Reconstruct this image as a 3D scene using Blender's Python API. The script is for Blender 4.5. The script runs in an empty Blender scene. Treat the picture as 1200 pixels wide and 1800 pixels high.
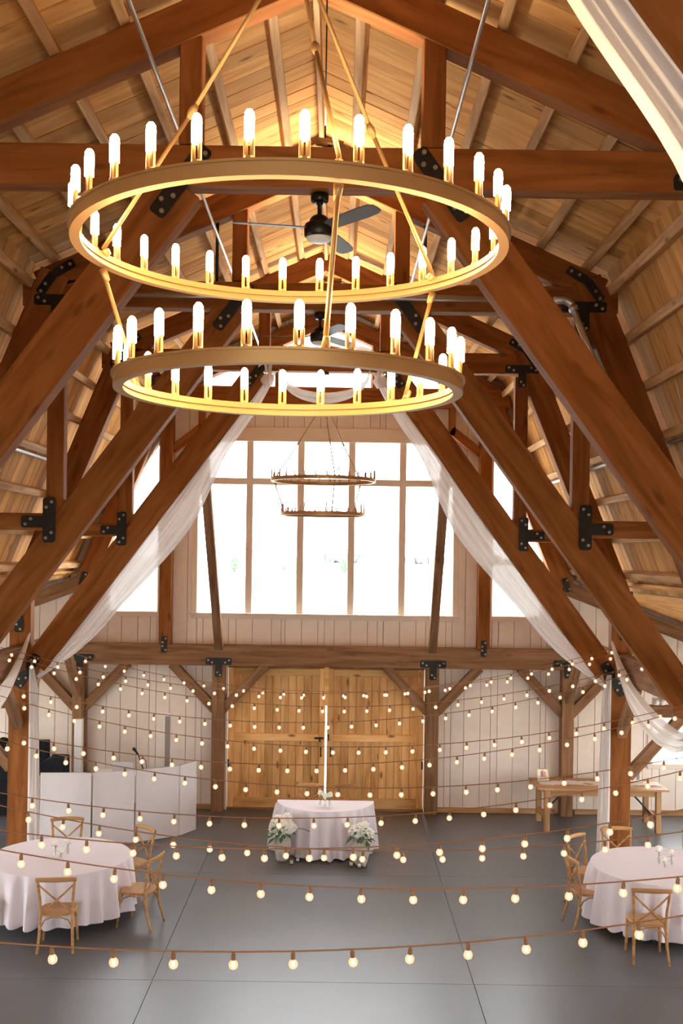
import bpy, bmesh, math, random
from mathutils import Vector, Matrix
random.seed(11)
C = bpy.context.scene.collection
SC = bpy.context.scene

# ------------------------------------------------------------------ camera
F, VX, VY, ROLL, H = 1850.0, 594.0, 975.0, 0.014, 4.74
cam_d = bpy.data.cameras.new('camera')
cam = bpy.data.objects.new('camera', cam_d); C.objects.link(cam)
cam.location = (0, 0, H)
cam.rotation_euler = (math.pi / 2, -ROLL, 0)
cam_d.sensor_fit = 'VERTICAL'; cam_d.sensor_height = 36.0
cam_d.lens = F / 1800 * 36
cam_d.shift_y = (VY - 900) / 1800
cam_d.shift_x = (600 - VX) / 1800
cam_d.clip_start = 0.05; cam_d.clip_end = 3000
SC.camera = cam

# ------------------------------------------------------------------ sky, lamps, exposure
SKY = 9.0
UPLIGHT = 55.0
CANDLE = 66.0
EXPOSURE = 0.82
w = bpy.data.worlds.new('overcast_sky'); SC.world = w; w.use_nodes = True
bg = w.node_tree.nodes['Background']
bg.inputs['Color'].default_value = (0.96, 0.98, 1.0, 1); bg.inputs['Strength'].default_value = SKY
SC.view_settings.view_transform = 'Standard'; SC.view_settings.look = 'None'
SC.view_settings.gamma = 1.0; SC.view_settings.use_curve_mapping = False
SC.view_settings.exposure = EXPOSURE
SC.cycles.max_bounces = 10; SC.cycles.diffuse_bounces = 6; SC.cycles.transparent_max_bounces = 24
SC.cycles.sample_clamp_indirect = 6.0
SC.cycles.caustics_reflective = False; SC.cycles.caustics_refractive = False

XC = -0.235            # the hall's centre line
YW = 19.5              # face of the end wall
TRUSS_Y = [3.96, 7.86, 11.76, 15.66]

def at(px, py, Y):
    """the point at depth Y that a pixel of the photograph shows"""
    u, v = px - VX, VY - py
    x = u * math.cos(ROLL) - v * math.sin(ROLL); z = u * math.sin(ROLL) + v * math.cos(ROLL)
    return Vector((x / F * Y, Y, H + z / F * Y))

# ------------------------------------------------------------------ materials
def new_mat(name):
    m = bpy.data.materials.new(name); m.use_nodes = True
    nt = m.node_tree; return m, nt, nt.nodes['Principled BSDF']

def N(nt, t, **kw):
    n = nt.nodes.new(t)
    for k, v in kw.items(): setattr(n, k, v)
    return n

def plain(name, col, rough=0.6, metal=0.0, spec=0.5):
    m, nt, b = new_mat(name)
    b.inputs['Base Color'].default_value = (*col, 1); b.inputs['Roughness'].default_value = rough
    b.inputs['Metallic'].default_value = metal; b.inputs['Specular IOR Level'].default_value = spec
    return m

def wood(name, dark, mid, light, rough=0.7, grain=9.0, knots=0.5, vary=0.25, bump=0.12):
    """grain runs along each piece's own X axis"""
    m, nt, b = new_mat(name); L = nt.links.new
    tc = N(nt, 'ShaderNodeTexCoord'); oi = N(nt, 'ShaderNodeObjectInfo')
    add = N(nt, 'ShaderNodeVectorMath', operation='ADD')
    sc = N(nt, 'ShaderNodeVectorMath', operation='SCALE'); sc.inputs[0].default_value = (37, 11, 23)
    L(oi.outputs['Random'], sc.inputs['Scale']); L(tc.outputs['Object'], add.inputs[0]); L(sc.outputs[0], add.inputs[1])
    mp = N(nt, 'ShaderNodeMapping'); mp.inputs['Scale'].default_value = (0.7, grain, grain)
    L(add.outputs[0], mp.inputs['Vector'])
    n1 = N(nt, 'ShaderNodeTexNoise'); n1.inputs['Scale'].default_value = 1.6; n1.inputs['Detail'].default_value = 5
    n1.inputs['Distortion'].default_value = 0.6
    L(mp.outputs[0], n1.inputs['Vector'])
    cr = N(nt, 'ShaderNodeValToRGB'); e = cr.color_ramp.elements
    e[0].position = 0.28; e[0].color = (*dark, 1); e[1].position = 0.74; e[1].color = (*light, 1)
    k = e.new(0.5); k.color = (*mid, 1)
    L(n1.outputs['Fac'], cr.inputs['Fac'])
    mp2 = N(nt, 'ShaderNodeMapping'); mp2.inputs['Scale'].default_value = (1.7, 4.5, 4.5)
    L(add.outputs[0], mp2.inputs['Vector'])
    vo = N(nt, 'ShaderNodeTexVoronoi'); vo.inputs['Scale'].default_value = 1.0
    L(mp2.outputs[0], vo.inputs['Vector'])
    kr = N(nt, 'ShaderNodeValToRGB'); ke = kr.color_ramp.elements
    ke[0].position = 0.06; ke[0].color = (1, 1, 1, 1); ke[1].position = 0.16; ke[1].color = (0, 0, 0, 1)
    L(vo.outputs['Distance'], kr.inputs['Fac'])
    km = N(nt, 'ShaderNodeMath', operation='MULTIPLY'); km.inputs[1].default_value = knots
    L(kr.outputs['Color'], km.inputs[0])
    mx = N(nt, 'ShaderNodeMix', data_type='RGBA')
    L(km.outputs[0], mx.inputs['Factor']); L(cr.outputs['Color'], mx.inputs[6])
    mx.inputs[7].default_value = (dark[0] * 0.45, dark[1] * 0.4, dark[2] * 0.4, 1)
    hv = N(nt, 'ShaderNodeHueSaturation')
    mr = N(nt, 'ShaderNodeMapRange'); mr.inputs['To Min'].default_value = 1 - vary; mr.inputs['To Max'].default_value = 1 + vary
    L(oi.outputs['Random'], mr.inputs['Value']); L(mr.outputs[0], hv.inputs['Value'])
    L(mx.outputs[2], hv.inputs['Color']); L(hv.outputs['Color'], b.inputs['Base Color'])
    b.inputs['Roughness'].default_value = rough; b.inputs['Specular IOR Level'].default_value = 0.12; b.inputs['Specular Tint'].default_value = (1.0, 0.70, 0.45, 1)
    bp = N(nt, 'ShaderNodeBump'); bp.inputs['Strength'].default_value = bump; bp.inputs['Distance'].default_value = 0.01
    L(n1.outputs['Fac'], bp.inputs['Height']); L(bp.outputs[0], b.inputs['Normal'])
    return m

def noisy(name, c0, c1, scale=3.0, rough=(0.5, 0.6), spec=0.4, bump=0.0, vary=0.0):
    m, nt, b = new_mat(name); L = nt.links.new
    tc = N(nt, 'ShaderNodeTexCoord')
    n1 = N(nt, 'ShaderNodeTexNoise'); n1.inputs['Scale'].default_value = scale; n1.inputs['Detail'].default_value = 6
    L(tc.outputs['Object'], n1.inputs['Vector'])
    cr = N(nt, 'ShaderNodeValToRGB'); e = cr.color_ramp.elements
    e[0].position = 0.3; e[0].color = (*c0, 1); e[1].position = 0.7; e[1].color = (*c1, 1)
    L(n1.outputs['Fac'], cr.inputs['Fac'])
    out = cr.outputs['Color']
    if vary:
        oi = N(nt, 'ShaderNodeObjectInfo'); hv = N(nt, 'ShaderNodeHueSaturation'); mr = N(nt, 'ShaderNodeMapRange')
        mr.inputs['To Min'].default_value = 1 - vary; mr.inputs['To Max'].default_value = 1 + vary
        L(oi.outputs['Random'], mr.inputs['Value']); L(mr.outputs[0], hv.inputs['Value']); L(out, hv.inputs['Color'])
        out = hv.outputs['Color']
    L(out, b.inputs['Base Color'])
    m2 = N(nt, 'ShaderNodeMapRange'); m2.inputs['To Min'].default_value = rough[0]; m2.inputs['To Max'].default_value = rough[1]
    L(n1.outputs['Fac'], m2.inputs['Value']); L(m2.outputs[0], b.inputs['Roughness'])
    b.inputs['Specular IOR Level'].default_value = spec
    if bump:
        bp = N(nt, 'ShaderNodeBump'); bp.inputs['Strength'].default_value = bump; bp.inputs['Distance'].default_value = 0.01
        L(n1.outputs['Fac'], bp.inputs['Height']); L(bp.outputs[0], b.inputs['Normal'])
    return m

def glow(name, col, strength, sample=True):
    m = bpy.data.materials.new(name); m.use_nodes = True; nt = m.node_tree; nt.nodes.clear()
    e = N(nt, 'ShaderNodeEmission'); e.inputs['Color'].default_value = (*col, 1); e.inputs['Strength'].default_value = strength
    o = N(nt, 'ShaderNodeOutputMaterial'); nt.links.new(e.outputs[0], o.inputs['Surface'])
    if not sample: m.cycles.emission_sampling = 'NONE'
    return m

def glassy(name, tint, gloss=0.06, rough=0.02):
    m = bpy.data.materials.new(name); m.use_nodes = True; nt = m.node_tree; nt.nodes.clear()
    t = N(nt, 'ShaderNodeBsdfTransparent'); t.inputs['Color'].default_value = (*tint, 1)
    g = N(nt, 'ShaderNodeBsdfGlossy'); g.inputs['Roughness'].default_value = rough
    x = N(nt, 'ShaderNodeMixShader'); x.inputs[0].default_value = gloss
    o = N(nt, 'ShaderNodeOutputMaterial')
    nt.links.new(t.outputs[0], x.inputs[1]); nt.links.new(g.outputs[0], x.inputs[2]); nt.links.new(x.outputs[0], o.inputs['Surface'])
    return m

def sheer_mat(name, col, clear=0.03, trans=0.14):
    m = bpy.data.materials.new(name); m.use_nodes = True; nt = m.node_tree; nt.nodes.clear()
    d = N(nt, 'ShaderNodeBsdfDiffuse'); d.inputs['Color'].default_value = (*col, 1)
    t = N(nt, 'ShaderNodeBsdfTranslucent'); t.inputs['Color'].default_value = (*col, 1)
    p = N(nt, 'ShaderNodeBsdfTransparent')
    a = N(nt, 'ShaderNodeMixShader'); a.inputs[0].default_value = trans
    x = N(nt, 'ShaderNodeMixShader'); x.inputs[0].default_value = clear
    o = N(nt, 'ShaderNodeOutputMaterial'); L = nt.links.new
    L(d.outputs[0], a.inputs[1]); L(t.outputs[0], a.inputs[2]); L(a.outputs[0], x.inputs[1]); L(p.outputs[0], x.inputs[2]); L(x.outputs[0], o.inputs['Surface'])
    return m

def bulb_glass():
    m = bpy.data.materials.new('amber_bulb_glass'); m.use_nodes = True; nt = m.node_tree; nt.nodes.clear()
    e = N(nt, 'ShaderNodeEmission'); e.inputs['Color'].default_value = (1, 0.56, 0.31, 1); e.inputs['Strength'].default_value = 1.0
    p = N(nt, 'ShaderNodeBsdfTransparent'); p.inputs['Color'].default_value = (1, 0.9, 0.75, 1)
    x = N(nt, 'ShaderNodeMixShader'); x.inputs[0].default_value = 0.60
    o = N(nt, 'ShaderNodeOutputMaterial'); L = nt.links.new
    L(p.outputs[0], x.inputs[1]); L(e.outputs[0], x.inputs[2]); L(x.outputs[0], o.inputs['Surface'])
    m.cycles.emission_sampling = 'NONE'
    return m

TIMBER = wood('stained_timber', (0.165, 0.056, 0.016), (0.27, 0.096, 0.028), (0.36, 0.140, 0.045), 0.7, 6, 0.55, 0.10)
TIMBER_W = wood('weathered_timber', (0.16, 0.080, 0.040), (0.25, 0.132, 0.068), (0.34, 0.192, 0.105), 0.65, 8, 0.5, 0.10)
DECK = wood('pine_roof_boards', (0.48, 0.225, 0.070), (0.62, 0.325, 0.110), (0.72, 0.41, 0.155), 0.75, 4.5, 0.85, 0.20)
PURLIN = wood('pine_purlins', (0.36, 0.19, 0.08), (0.55, 0.32, 0.145), (0.72, 0.47, 0.25), 0.65, 8, 0.7, 0.14)
DOORW = wood('knotty_pine_door', (0.52, 0.24, 0.075), (0.74, 0.42, 0.16), (0.84, 0.53, 0.24), 0.6, 4, 0.95, 0.20)
CHAIRW = wood('honey_chair_wood', (0.34, 0.17, 0.065), (0.50, 0.275, 0.115), (0.60, 0.36, 0.17), 0.42, 12, 0.0, 0.08)
RATTAN = wood('woven_seat', (0.36, 0.21, 0.11), (0.48, 0.31, 0.18), (0.58, 0.39, 0.24), 0.6, 40, 0.0, 0.08)
TABLEW = wood('farm_table_wood', (0.30, 0.16, 0.07), (0.44, 0.25, 0.12), (0.54, 0.34, 0.18), 0.55, 7, 0.4, 0.08)
WALLP = noisy('cream_painted_boards', (0.76, 0.66, 0.56), (0.82, 0.72, 0.62), 5, (0.5, 0.6), 0.3, 0.05, 0.04)
TRIMP = noisy('cream_trim_paint', (0.70, 0.59, 0.47), (0.74, 0.63, 0.52), 4, (0.45, 0.55), 0.3)
GROOVE = plain('board_joint_shadow_backing', (0.30, 0.23, 0.17), 0.9)
CONCRETE = noisy('polished_concrete', (0.098, 0.104, 0.114), (0.124, 0.130, 0.140), 0.9, (0.33, 0.36), 0.45, 0.0, 0.03)
JOINT = plain('dark_floor_joint', (0.07, 0.068, 0.066), 0.9)
LINEN = noisy('white_linen', (0.74, 0.69, 0.73), (0.79, 0.74, 0.78), 60, (0.85, 0.95), 0.1, 0.05)
SHEER = sheer_mat('sheer_white_fabric', (0.86, 0.82, 0.79))
LACE = sheer_mat('white_lace', (0.9, 0.88, 0.85), 0.12, 0.2)
STEEL = plain('black_powder_coated_steel', (0.016, 0.015, 0.014), 0.45, 0.3)
BOLT = plain('zinc_bolt', (0.42, 0.36, 0.29), 0.4, 0.8)
PIPE = plain('galvanized_pipe', (0.60, 0.58, 0.55), 0.35, 0.85)
BRASS = plain('aged_brass', (0.50, 0.29, 0.11), 0.45, 0.6)
BRASSD = plain('dark_bronze', (0.10, 0.055, 0.022), 0.5, 0.5)
CANDLEM = glow('candle_bulb_light', (1.0, 0.67, 0.34), CANDLE)
CANDLEDIM = plain('unlit_pale_red_candle', (0.55, 0.22, 0.16), 0.4)
CORE = glow('string_bulb_filament', (1.0, 0.80, 0.55), 14.0, False)
GLOBE = bulb_glass()
SOCKET = plain('bulb_socket_brown', (0.28, 0.13, 0.05), 0.5)
WIRE = plain('copper_brown_wire', (0.36, 0.17, 0.075), 0.5)
FANB = plain('black_fan_metal', (0.012, 0.011, 0.010), 0.4, 0.4)
BLADE = plain('grey_fan_blade', (0.10, 0.10, 0.11), 0.45)
LENSW = plain('white_frosted_lens', (0.75, 0.74, 0.72), 0.4)
GLASS = glassy('clear_window_glass', (0.97, 0.98, 0.98), 0.05)
VASEG = glassy('clear_vase_glass', (0.965, 0.975, 0.97), 0.07, 0.05)
STONEW = noisy('rough_white_stoneware', (0.42, 0.38, 0.33), (0.64, 0.60, 0.54), 22, (0.8, 0.9), 0.2, 0.3)
PETAL = noisy('white_petals', (0.84, 0.82, 0.74), (0.94, 0.93, 0.87), 30, (0.7, 0.8), 0.2)
LEAF = noisy('green_leaves', (0.05, 0.10, 0.035), (0.10, 0.19, 0.06), 20, (0.5, 0.6), 0.3)
STEM = plain('green_stem', (0.12, 0.22, 0.06), 0.5)
WHITEP = noisy('white_panel', (0.74, 0.70, 0.70), (0.80, 0.76, 0.76), 2, (0.4, 0.5), 0.4)
SPEAKW = plain('white_speaker_shell', (0.78, 0.76, 0.74), 0.4)
GRILLE = noisy('grey_speaker_grille', (0.27, 0.215, 0.185), (0.32, 0.26, 0.225), 150, (0.6, 0.7), 0.3)
BLACKF = noisy('black_fabric', (0.006, 0.007, 0.010), (0.014, 0.015, 0.020), 12, (0.8, 0.9), 0.2)
LAPTOP = plain('silver_laptop', (0.72, 0.70, 0.70), 0.35, 0.2)
GOLDF = plain('gold_picture_frame', (0.62, 0.48, 0.22), 0.35, 0.6)
WAX = plain('ivory_wax', (0.85, 0.78, 0.66), 0.5)
GROUND = noisy('pale_gravel_field', (0.62, 0.62, 0.58), (0.72, 0.72, 0.68), 0.05, (0.9, 0.95), 0.1)
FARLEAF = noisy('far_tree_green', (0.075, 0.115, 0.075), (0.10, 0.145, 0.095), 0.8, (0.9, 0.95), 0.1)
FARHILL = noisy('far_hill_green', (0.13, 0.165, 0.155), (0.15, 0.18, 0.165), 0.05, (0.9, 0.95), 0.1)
BARK = plain('far_tree_bark', (0.08, 0.06, 0.045), 0.9)

# ------------------------------------------------------------------ building blocks
def link(name, me, mat=None, parent=None, M=None):
    o = bpy.data.objects.new(name, me); C.objects.link(o)
    if mat is not None and not me.materials: me.materials.append(mat)
    if parent is not None: o.parent = parent
    if M is not None: o.matrix_local = M
    return o

def finish(name, bm, mat, parent=None, M=None, smooth=False):
    bmesh.ops.recalc_face_normals(bm, faces=bm.faces)
    me = bpy.data.meshes.new(name); bm.to_mesh(me); bm.free()
    if smooth: me.shade_smooth()
    return link(name, me, mat, parent, M)

def tag(o, label, cat, group=None):
    o['label'] = label; o['category'] = cat
    if group: o['group'] = group
    return o

def thing(name, label, cat, loc=(0, 0, 0), rotz=0.0, group=None):
    o = bpy.data.objects.new(name, None); C.objects.link(o)
    o.location = loc; o.rotation_euler = (0, 0, rotz); o.empty_display_size = 0.2
    return tag(o, label, cat, group)

def setting(name, loc=(0, 0, 0)):
    o = bpy.data.objects.new(name, None); C.objects.link(o); o.location = loc; o['kind'] = 'structure'
    return o

def bm_box(bm, sx, sy, sz, c=(0, 0, 0), M=None, bev=0.0):
    r = bmesh.ops.create_cube(bm, size=1.0)
    vs = r['verts']
    for v in vs: v.co = Vector((v.co.x * sx + c[0], v.co.y * sy + c[1], v.co.z * sz + c[2]))
    if bev:
        es = list({e for v in vs for e in v.link_edges})
        rr = bmesh.ops.bevel(bm, geom=es, offset=bev, segments=1, affect='EDGES')
        vs = list({v for f in rr['faces'] for v in f.verts} | {v for v in vs if v.is_valid})
    if M is not None:
        for v in vs: v.co = M @ v.co
    return vs

def frame(p0, p1, up=(0, 1, 0)):
    """matrix: local X runs p0->p1, local Y as near as can be to `up`, origin at the middle"""
    p0, p1 = Vector(p0), Vector(p1); x = (p1 - p0).normalized(); y = Vector(up)
    y = (y - x * y.dot(x))
    if y.length < 1e-5: y = Vector((0, 0, 1)) - x * x.z
    y.normalize(); z = x.cross(y)
    M = Matrix((x, y, z)).transposed().to_4x4(); M.translation = (p0 + p1) / 2
    return M, (p1 - p0).length

def beam(name, p0, p1, wy, wz, mat, parent=None, up=(0, 1, 0), bev=0.008):
    """a timber from p0 to p1: wy thick along `up`, wz across"""
    M, L = frame(p0, p1, up); bm = bmesh.new(); bm_box(bm, L, wy, wz, bev=bev)
    return finish(name, bm, mat, parent, M)

def bm_tube(bm, pts, r, seg=8, cap=True):
    pts = [Vector(p) for p in pts]; rs = r if isinstance(r, (list, tuple)) else [r] * len(pts)
    rings = []; prev = None
    for i, p in enumerate(pts):
        d = (pts[min(i + 1, len(pts) - 1)] - pts[max(i - 1, 0)]).normalized()
        if prev is None:
            a = Vector((0, 0, 1)) if abs(d.z) < 0.9 else Vector((1, 0, 0))
            n = (a - d * a.dot(d)).normalized()
        else:
            n = (prev - d * prev.dot(d)).normalized()
        prev = n; b = d.cross(n)
        rings.append([bm.verts.new(p + (n * math.cos(2 * math.pi * k / seg) + b * math.sin(2 * math.pi * k / seg)) * rs[i]) for k in range(seg)])
    for i in range(len(rings) - 1):
        for k in range(seg):
            bm.faces.new((rings[i][k], rings[i][(k + 1) % seg], rings[i + 1][(k + 1) % seg], rings[i + 1][k]))
    if cap:
        bm.faces.new(rings[0][::-1]); bm.faces.new(rings[-1])

def tube(name, pts, r, mat, parent=None, seg=8, M=None):
    bm = bmesh.new(); bm_tube(bm, pts, r, seg); return finish(name, bm, mat, parent, M, smooth=True)

def bm_lathe(bm, prof, seg=16, c=(0, 0, 0), a0=0.0, closed=True):
    rings = []
    for r, z in prof:
        rings.append([bm.verts.new((c[0] + r * math.cos(a0 + 2 * math.pi * k / seg), c[1] + r * math.sin(a0 + 2 * math.pi * k / seg), c[2] + z)) for k in range(seg)] if r > 1e-6 else [bm.verts.new((c[0], c[1], c[2] + z))])
    for a, b in zip(rings, rings[1:]):
        for k in range(seg):
            k2 = (k + 1) % seg
            if len(a) == 1 and len(b) == 1: continue
            if len(a) == 1: bm.faces.new((a[0], b[k2], b[k]))
            elif len(b) == 1: bm.faces.new((a[k], a[k2], b[0]))
            else: bm.faces.new((a[k], a[k2], b[k2], b[k]))
    if closed:
        if len(rings[0]) > 1: bm.faces.new(rings[0][::-1])
        if len(rings[-1]) > 1: bm.faces.new(rings[-1])

def lathe(name, prof, mat, parent=None, seg=16, M=None, smooth=True, closed=True, c=(0, 0, 0)):
    bm = bmesh.new(); bm_lathe(bm, prof, seg, c, closed=closed); return finish(name, bm, mat, parent, M, smooth)

def bm_prism(bm, poly, y0, y1):
    """poly: (x, z) points, extruded along y"""
    a = [bm.verts.new((x, y0, z)) for x, z in poly]; b = [bm.verts.new((x, y1, z)) for x, z in poly]
    bm.faces.new(a); bm.faces.new(b[::-1]); n = len(poly)
    for i in range(n): bm.faces.new((a[i], b[i], b[(i + 1) % n], a[(i + 1) % n]))

def prism(name, poly, y0, y1, mat, parent=None, M=None):
    bm = bmesh.new(); bm_prism(bm, poly, y0, y1); return finish(name, bm, mat, parent, M)

def T(x=0, y=0, z=0): return Matrix.Translation((x, y, z))

def rounded(cx, cz, w_, h_, r=0.03, ang=0.0, n=4):
    out = []
    for sx, sz, a in ((1, 1, 0), (-1, 1, 90), (-1, -1, 180), (1, -1, 270)):
        for k in range(n + 1):
            t = math.radians(a + 90 * k / n)
            out.append((sx * (w_ / 2 - r) + r * math.cos(t), sz * (h_ / 2 - r) + r * math.sin(t)))
    ca, sa = math.cos(ang), math.sin(ang)
    return [(cx + x * ca - z * sa, cz + x * sa + z * ca) for x, z in out]

def plate(parent, pieces, bolts, y):
    """a black steel connector: rounded bars at (cx, cz, w, h, angle), bolts at (x, z)"""
    bm = bmesh.new()
    for i, (cx, cz, w_, h_, a) in enumerate(pieces):
        bm_prism(bm, rounded(cx, cz, w_, h_, min(w_, h_) * 0.25, a), y - 0.012 - 0.001 * i, y)
    p = finish('steel_plate', bm, STEEL, parent)
    bm = bmesh.new()
    for x, z in bolts:
        vs = [(x + 0.018 * math.cos(k * math.pi / 4), z + 0.018 * math.sin(k * math.pi / 4)) for k in range(8)]
        bm_prism(bm, vs, y - 0.032, y - 0.010)
    finish('bolt_heads', bm, BOLT, p)['kind'] = 'stuff'
    return p

def along(cx, cz, ang, L, n=2, off=0.028):
    """bolt spots at both ends of a bar"""
    out = []
    for s in (-1, 1):
        for k in range(n):
            d = s * (L / 2 - 0.045 - 0.07 * k); o = off * (1 if k % 2 else -1)
            out.append((cx + d * math.cos(ang) - o * math.sin(ang), cz + d * math.sin(ang) + o * math.cos(ang)))
    return out

# ------------------------------------------------------------------ floor
floor = setting('floor')
bm = bmesh.new(); bm_box(bm, 17.0, 25.0, 0.2, (XC, 8.0, -0.112)); finish('floor_base', bm, JOINT, floor)
xs = [XC - 8.4, -5.55, -1.99, 1.57, 5.13, XC + 8.4]
ys = [-4.4, 3.87, 7.77, 11.66, 15.58, 20.2]
for x0, x1 in zip(xs, xs[1:]):
    for y0, y1 in zip(ys, ys[1:]):
        bm = bmesh.new(); bm_box(bm, x1 - x0 - 0.005, y1 - y0 - 0.005, 0.05, bev=0.002)
        finish('concrete_slab', bm, CONCRETE, floor, T((x0 + x1) / 2, (y0 + y1) / 2, -0.025))

# ------------------------------------------------------------------ roof: boards and purlins
SU, SL = 0.445, 2.48                               # slopes of the two roof pitches
def deck_low_x(z): return 3.351 + (7.65 - z) / SL
ceiling = setting('ceiling')
KNEE = (3.224, 7.966); EAVE = (deck_low_x(4.25), 4.25)
def deck_boards(sg, a, b, y0, y1, pitch):
    p0 = Vector((XC + sg * a[0], 0, a[1])); p1 = Vector((XC + sg * b[0], 0, b[1]))
    n = int(round((y1 - y0) / pitch)); pw = (y1 - y0) / n
    M, L = frame(p0, p1); up = M.to_3x3() @ Vector((0, 0, 1))
    if up.x * sg < 0: up = -up                      # away from the hall
    variants = []
    for k in range(4):
        bm = bmesh.new(); bm_box(bm, L + 0.02, pw - 0.006 - 0.002 * (k % 2), 0.03, bev=0.004)
        me = bpy.data.meshes.new('roof_board'); bm.to_mesh(me); bm.free(); me.materials.append(DECK); variants.append(me)
    for i in range(n):
        Mi = M.copy(); Mi.translation = (p0 + p1) / 2 + Vector((0, y0 + pw * (i + 0.5), 0)) + up * (0.015 + random.choice((0, 0.002, 0.005, 0.008)))
        if random.random() < 0.5: Mi = Mi @ Matrix.Rotation(math.pi, 4, 'X')
        link('roof_board', random.choice(variants), None, ceiling, Mi)
    Mb = M.copy(); Mb.translation = (p0 + p1) / 2 + Vector((0, (y0 + y1) / 2, 0)) + up * 0.075
    bm = bmesh.new(); bm_box(bm, L + 0.1, y1 - y0 + 0.02, 0.05); finish('roof_underlay', bm, GROOVE, ceiling, Mb)
for sg in (-1, 1):
    deck_boards(sg, (0.0, 9.40), KNEE, 5.0, 19.9, 0.245)
    deck_boards(sg, KNEE, EAVE, 8.0, 19.9, 0.245)
    for a, b, y1 in (((0.0, 9.40), KNEE, 5.0), (KNEE, EAVE, 8.0)):      # behind the photographer: plain sheets
        beam('roof_sheet', (XC + sg * (a[0] + b[0]) / 2, -4.3, (a[1] + b[1]) / 2 + 0.02), (XC + sg * (a[0] + b[0]) / 2, y1, (a[1] + b[1]) / 2 + 0.02), 0.04, math.hypot(a[0] - b[0], a[1] - b[1]) + 0.04, DECK, ceiling,
             up=(sg * (a[1] - b[1]), 0, b[0] - a[0]))
    for xc in (0.38, 0.90, 1.42, 1.94, 2.46, 2.98):
        beam('purlin', (XC + sg * xc, -4.0, 9.40 - SU * xc - 0.066), (XC + sg * xc, 19.48, 9.40 - SU * xc - 0.066), 0.085, 0.13, PURLIN, ceiling, up=(1, 0, -sg * SU))
    for z in (7.72, 7.20, 6.68, 6.14, 5.58, 5.03, 4.50):
        x = deck_low_x(z) - 0.075
        beam('purlin', (XC + sg * x, -4.0, z), (XC + sg * x, 19.48, z), 0.13, 0.10, PURLIN, ceiling, up=(SL, 0, sg))
    # low roofs of the side aisles
    beam('aisle_roof_sheet', (XC + sg * 6.45, -4.2, 3.66), (XC + sg * 6.45, 19.9, 3.66), 3.95, 0.05, DECK, ceiling, up=(1, 0, -sg * 0.38))
beam('ridge_board', (XC, -4.0, 9.24), (XC, 19.48, 9.24), 0.05, 0.30, PURLIN, ceiling, up=(1, 0, 0))

# ------------------------------------------------------------------ end wall with its openings
def ztop(x):
    a = abs(x)
    if a < 3.224: return 9.40 - SU * a
    if a < EAVE[0]: return 7.966 - (a - 3.224) * SL
    return 4.28 - 0.38 * (a - EAVE[0])
def cz(v): return lambda x: v
DOOR = (-1.775, 1.875, 0.0, 2.66)
MAINW = (-2.365, 2.365, 3.63, 6.82)
def slopetop(x): return 6.80 - (abs(x) - 3.10) * 1.85
OPEN = [(DOOR[0], DOOR[1], cz(-0.1), cz(DOOR[3])), (MAINW[0], MAINW[1], cz(MAINW[2]), cz(MAINW[3])),
        (-4.02, -3.10, cz(3.64), slopetop), (3.10, 4.02, cz(3.64), slopetop),
        (-0.80, 0.80, cz(7.84), lambda x: 9.02 - SU * abs(x)),
        (-2.25, -0.98, cz(7.84), lambda x: 8.95 - SU * abs(x)), (0.98, 2.25, cz(7.84), lambda x: 8.95 - SU * abs(x)),
        (6.10, 7.55, cz(0.95), cz(1.80))]
def wall_pieces(brk):
    for x0, x1 in zip(brk, brk[1:]):
        if x1 - x0 < 1e-4: continue
        xm = (x0 + x1) / 2
        cuts = sorted([o for o in OPEN if o[0] - 1e-6 <= xm <= o[1] + 1e-6], key=lambda o: o[2](xm))
        lo = lambda x: 0.0
        for o in cuts + [None]:
            hi = o[2] if o else ztop
            if hi(xm) - lo(xm) > 0.02:
                yield x0, x1, lo(x0), lo(x1), hi(x0), hi(x1)
            if o: lo = o[3]
wall = setting('wall_back')
edges = [o[k] for o in OPEN for k in (0, 1)] + [-3.224, 0, 3.224, EAVE[0], -EAVE[0]]
grid = [-8.0 + 0.303 * k for k in range(54)]
grid = [g for g in grid if all(abs(g - e) > 0.06 for e in edges)]
brk = sorted(set(grid + edges + [8.05]))
for x0, x1, a0, a1, b0, b1 in wall_pieces(brk):
    g = 0.005; xm, zm = (x0 + x1) / 2, (a0 + a1 + b0 + b1) / 4
    # own X axis up the board, so that the grain runs upright
    bm = bmesh.new(); bm_prism(bm, [(a0 - zm, x0 + g - xm), (a1 - zm, x1 - g - xm), (b1 - zm, x1 - g - xm), (b0 - zm, x0 + g - xm)], -0.011, 0.011)
    M = Matrix(((0, 0, 1, XC + xm), (0, 1, 0, YW + 0.011 + random.choice((0, 0.002, 0.004))), (1, 0, 0, zm), (0, 0, 0, 1)))
    finish('wall_board', bm, WALLP, wall, M)
bm = bmesh.new()
for x0, x1, a0, a1, b0, b1 in wall_pieces(sorted(set(edges + [-8.05, 8.05]))):
    bm_prism(bm, [(XC + x0, a0), (XC + x1, a1), (XC + x1, b1), (XC + x0, b0)], YW + 0.027, YW + 0.20)
finish('wall_backing', bm, GROOVE, wall)

def casing(parent, poly, w_, y, t=0.025, name='casing'):
    """flat trim boards along a polygon's sides (x, z), laid on the wall outside the opening"""
    n = len(poly); cx = sum(p[0] for p in poly) / n; czc = sum(p[1] for p in poly) / n
    for i in range(n):
        a, b = Vector((poly[i][0], 0, poly[i][1])), Vector((poly[(i + 1) % n][0], 0, poly[(i + 1) % n][1]))
        d = (b - a).normalized(); nn = Vector((d.z, 0, -d.x))
        if nn.dot(Vector((cx, 0, czc)) - a) > 0: nn = -nn
        m = nn * (w_ / 2)
        beam(name, a + m - d * w_ * (i % 2) + Vector((0, y, 0)), b + m + d * w_ * (i % 2) + Vector((0, y, 0)), t, w_, TRIMP, parent, bev=0.003)

def pane(parent, poly, y):
    return prism('pane', poly, y, y + 0.006, GLASS, parent)

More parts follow.
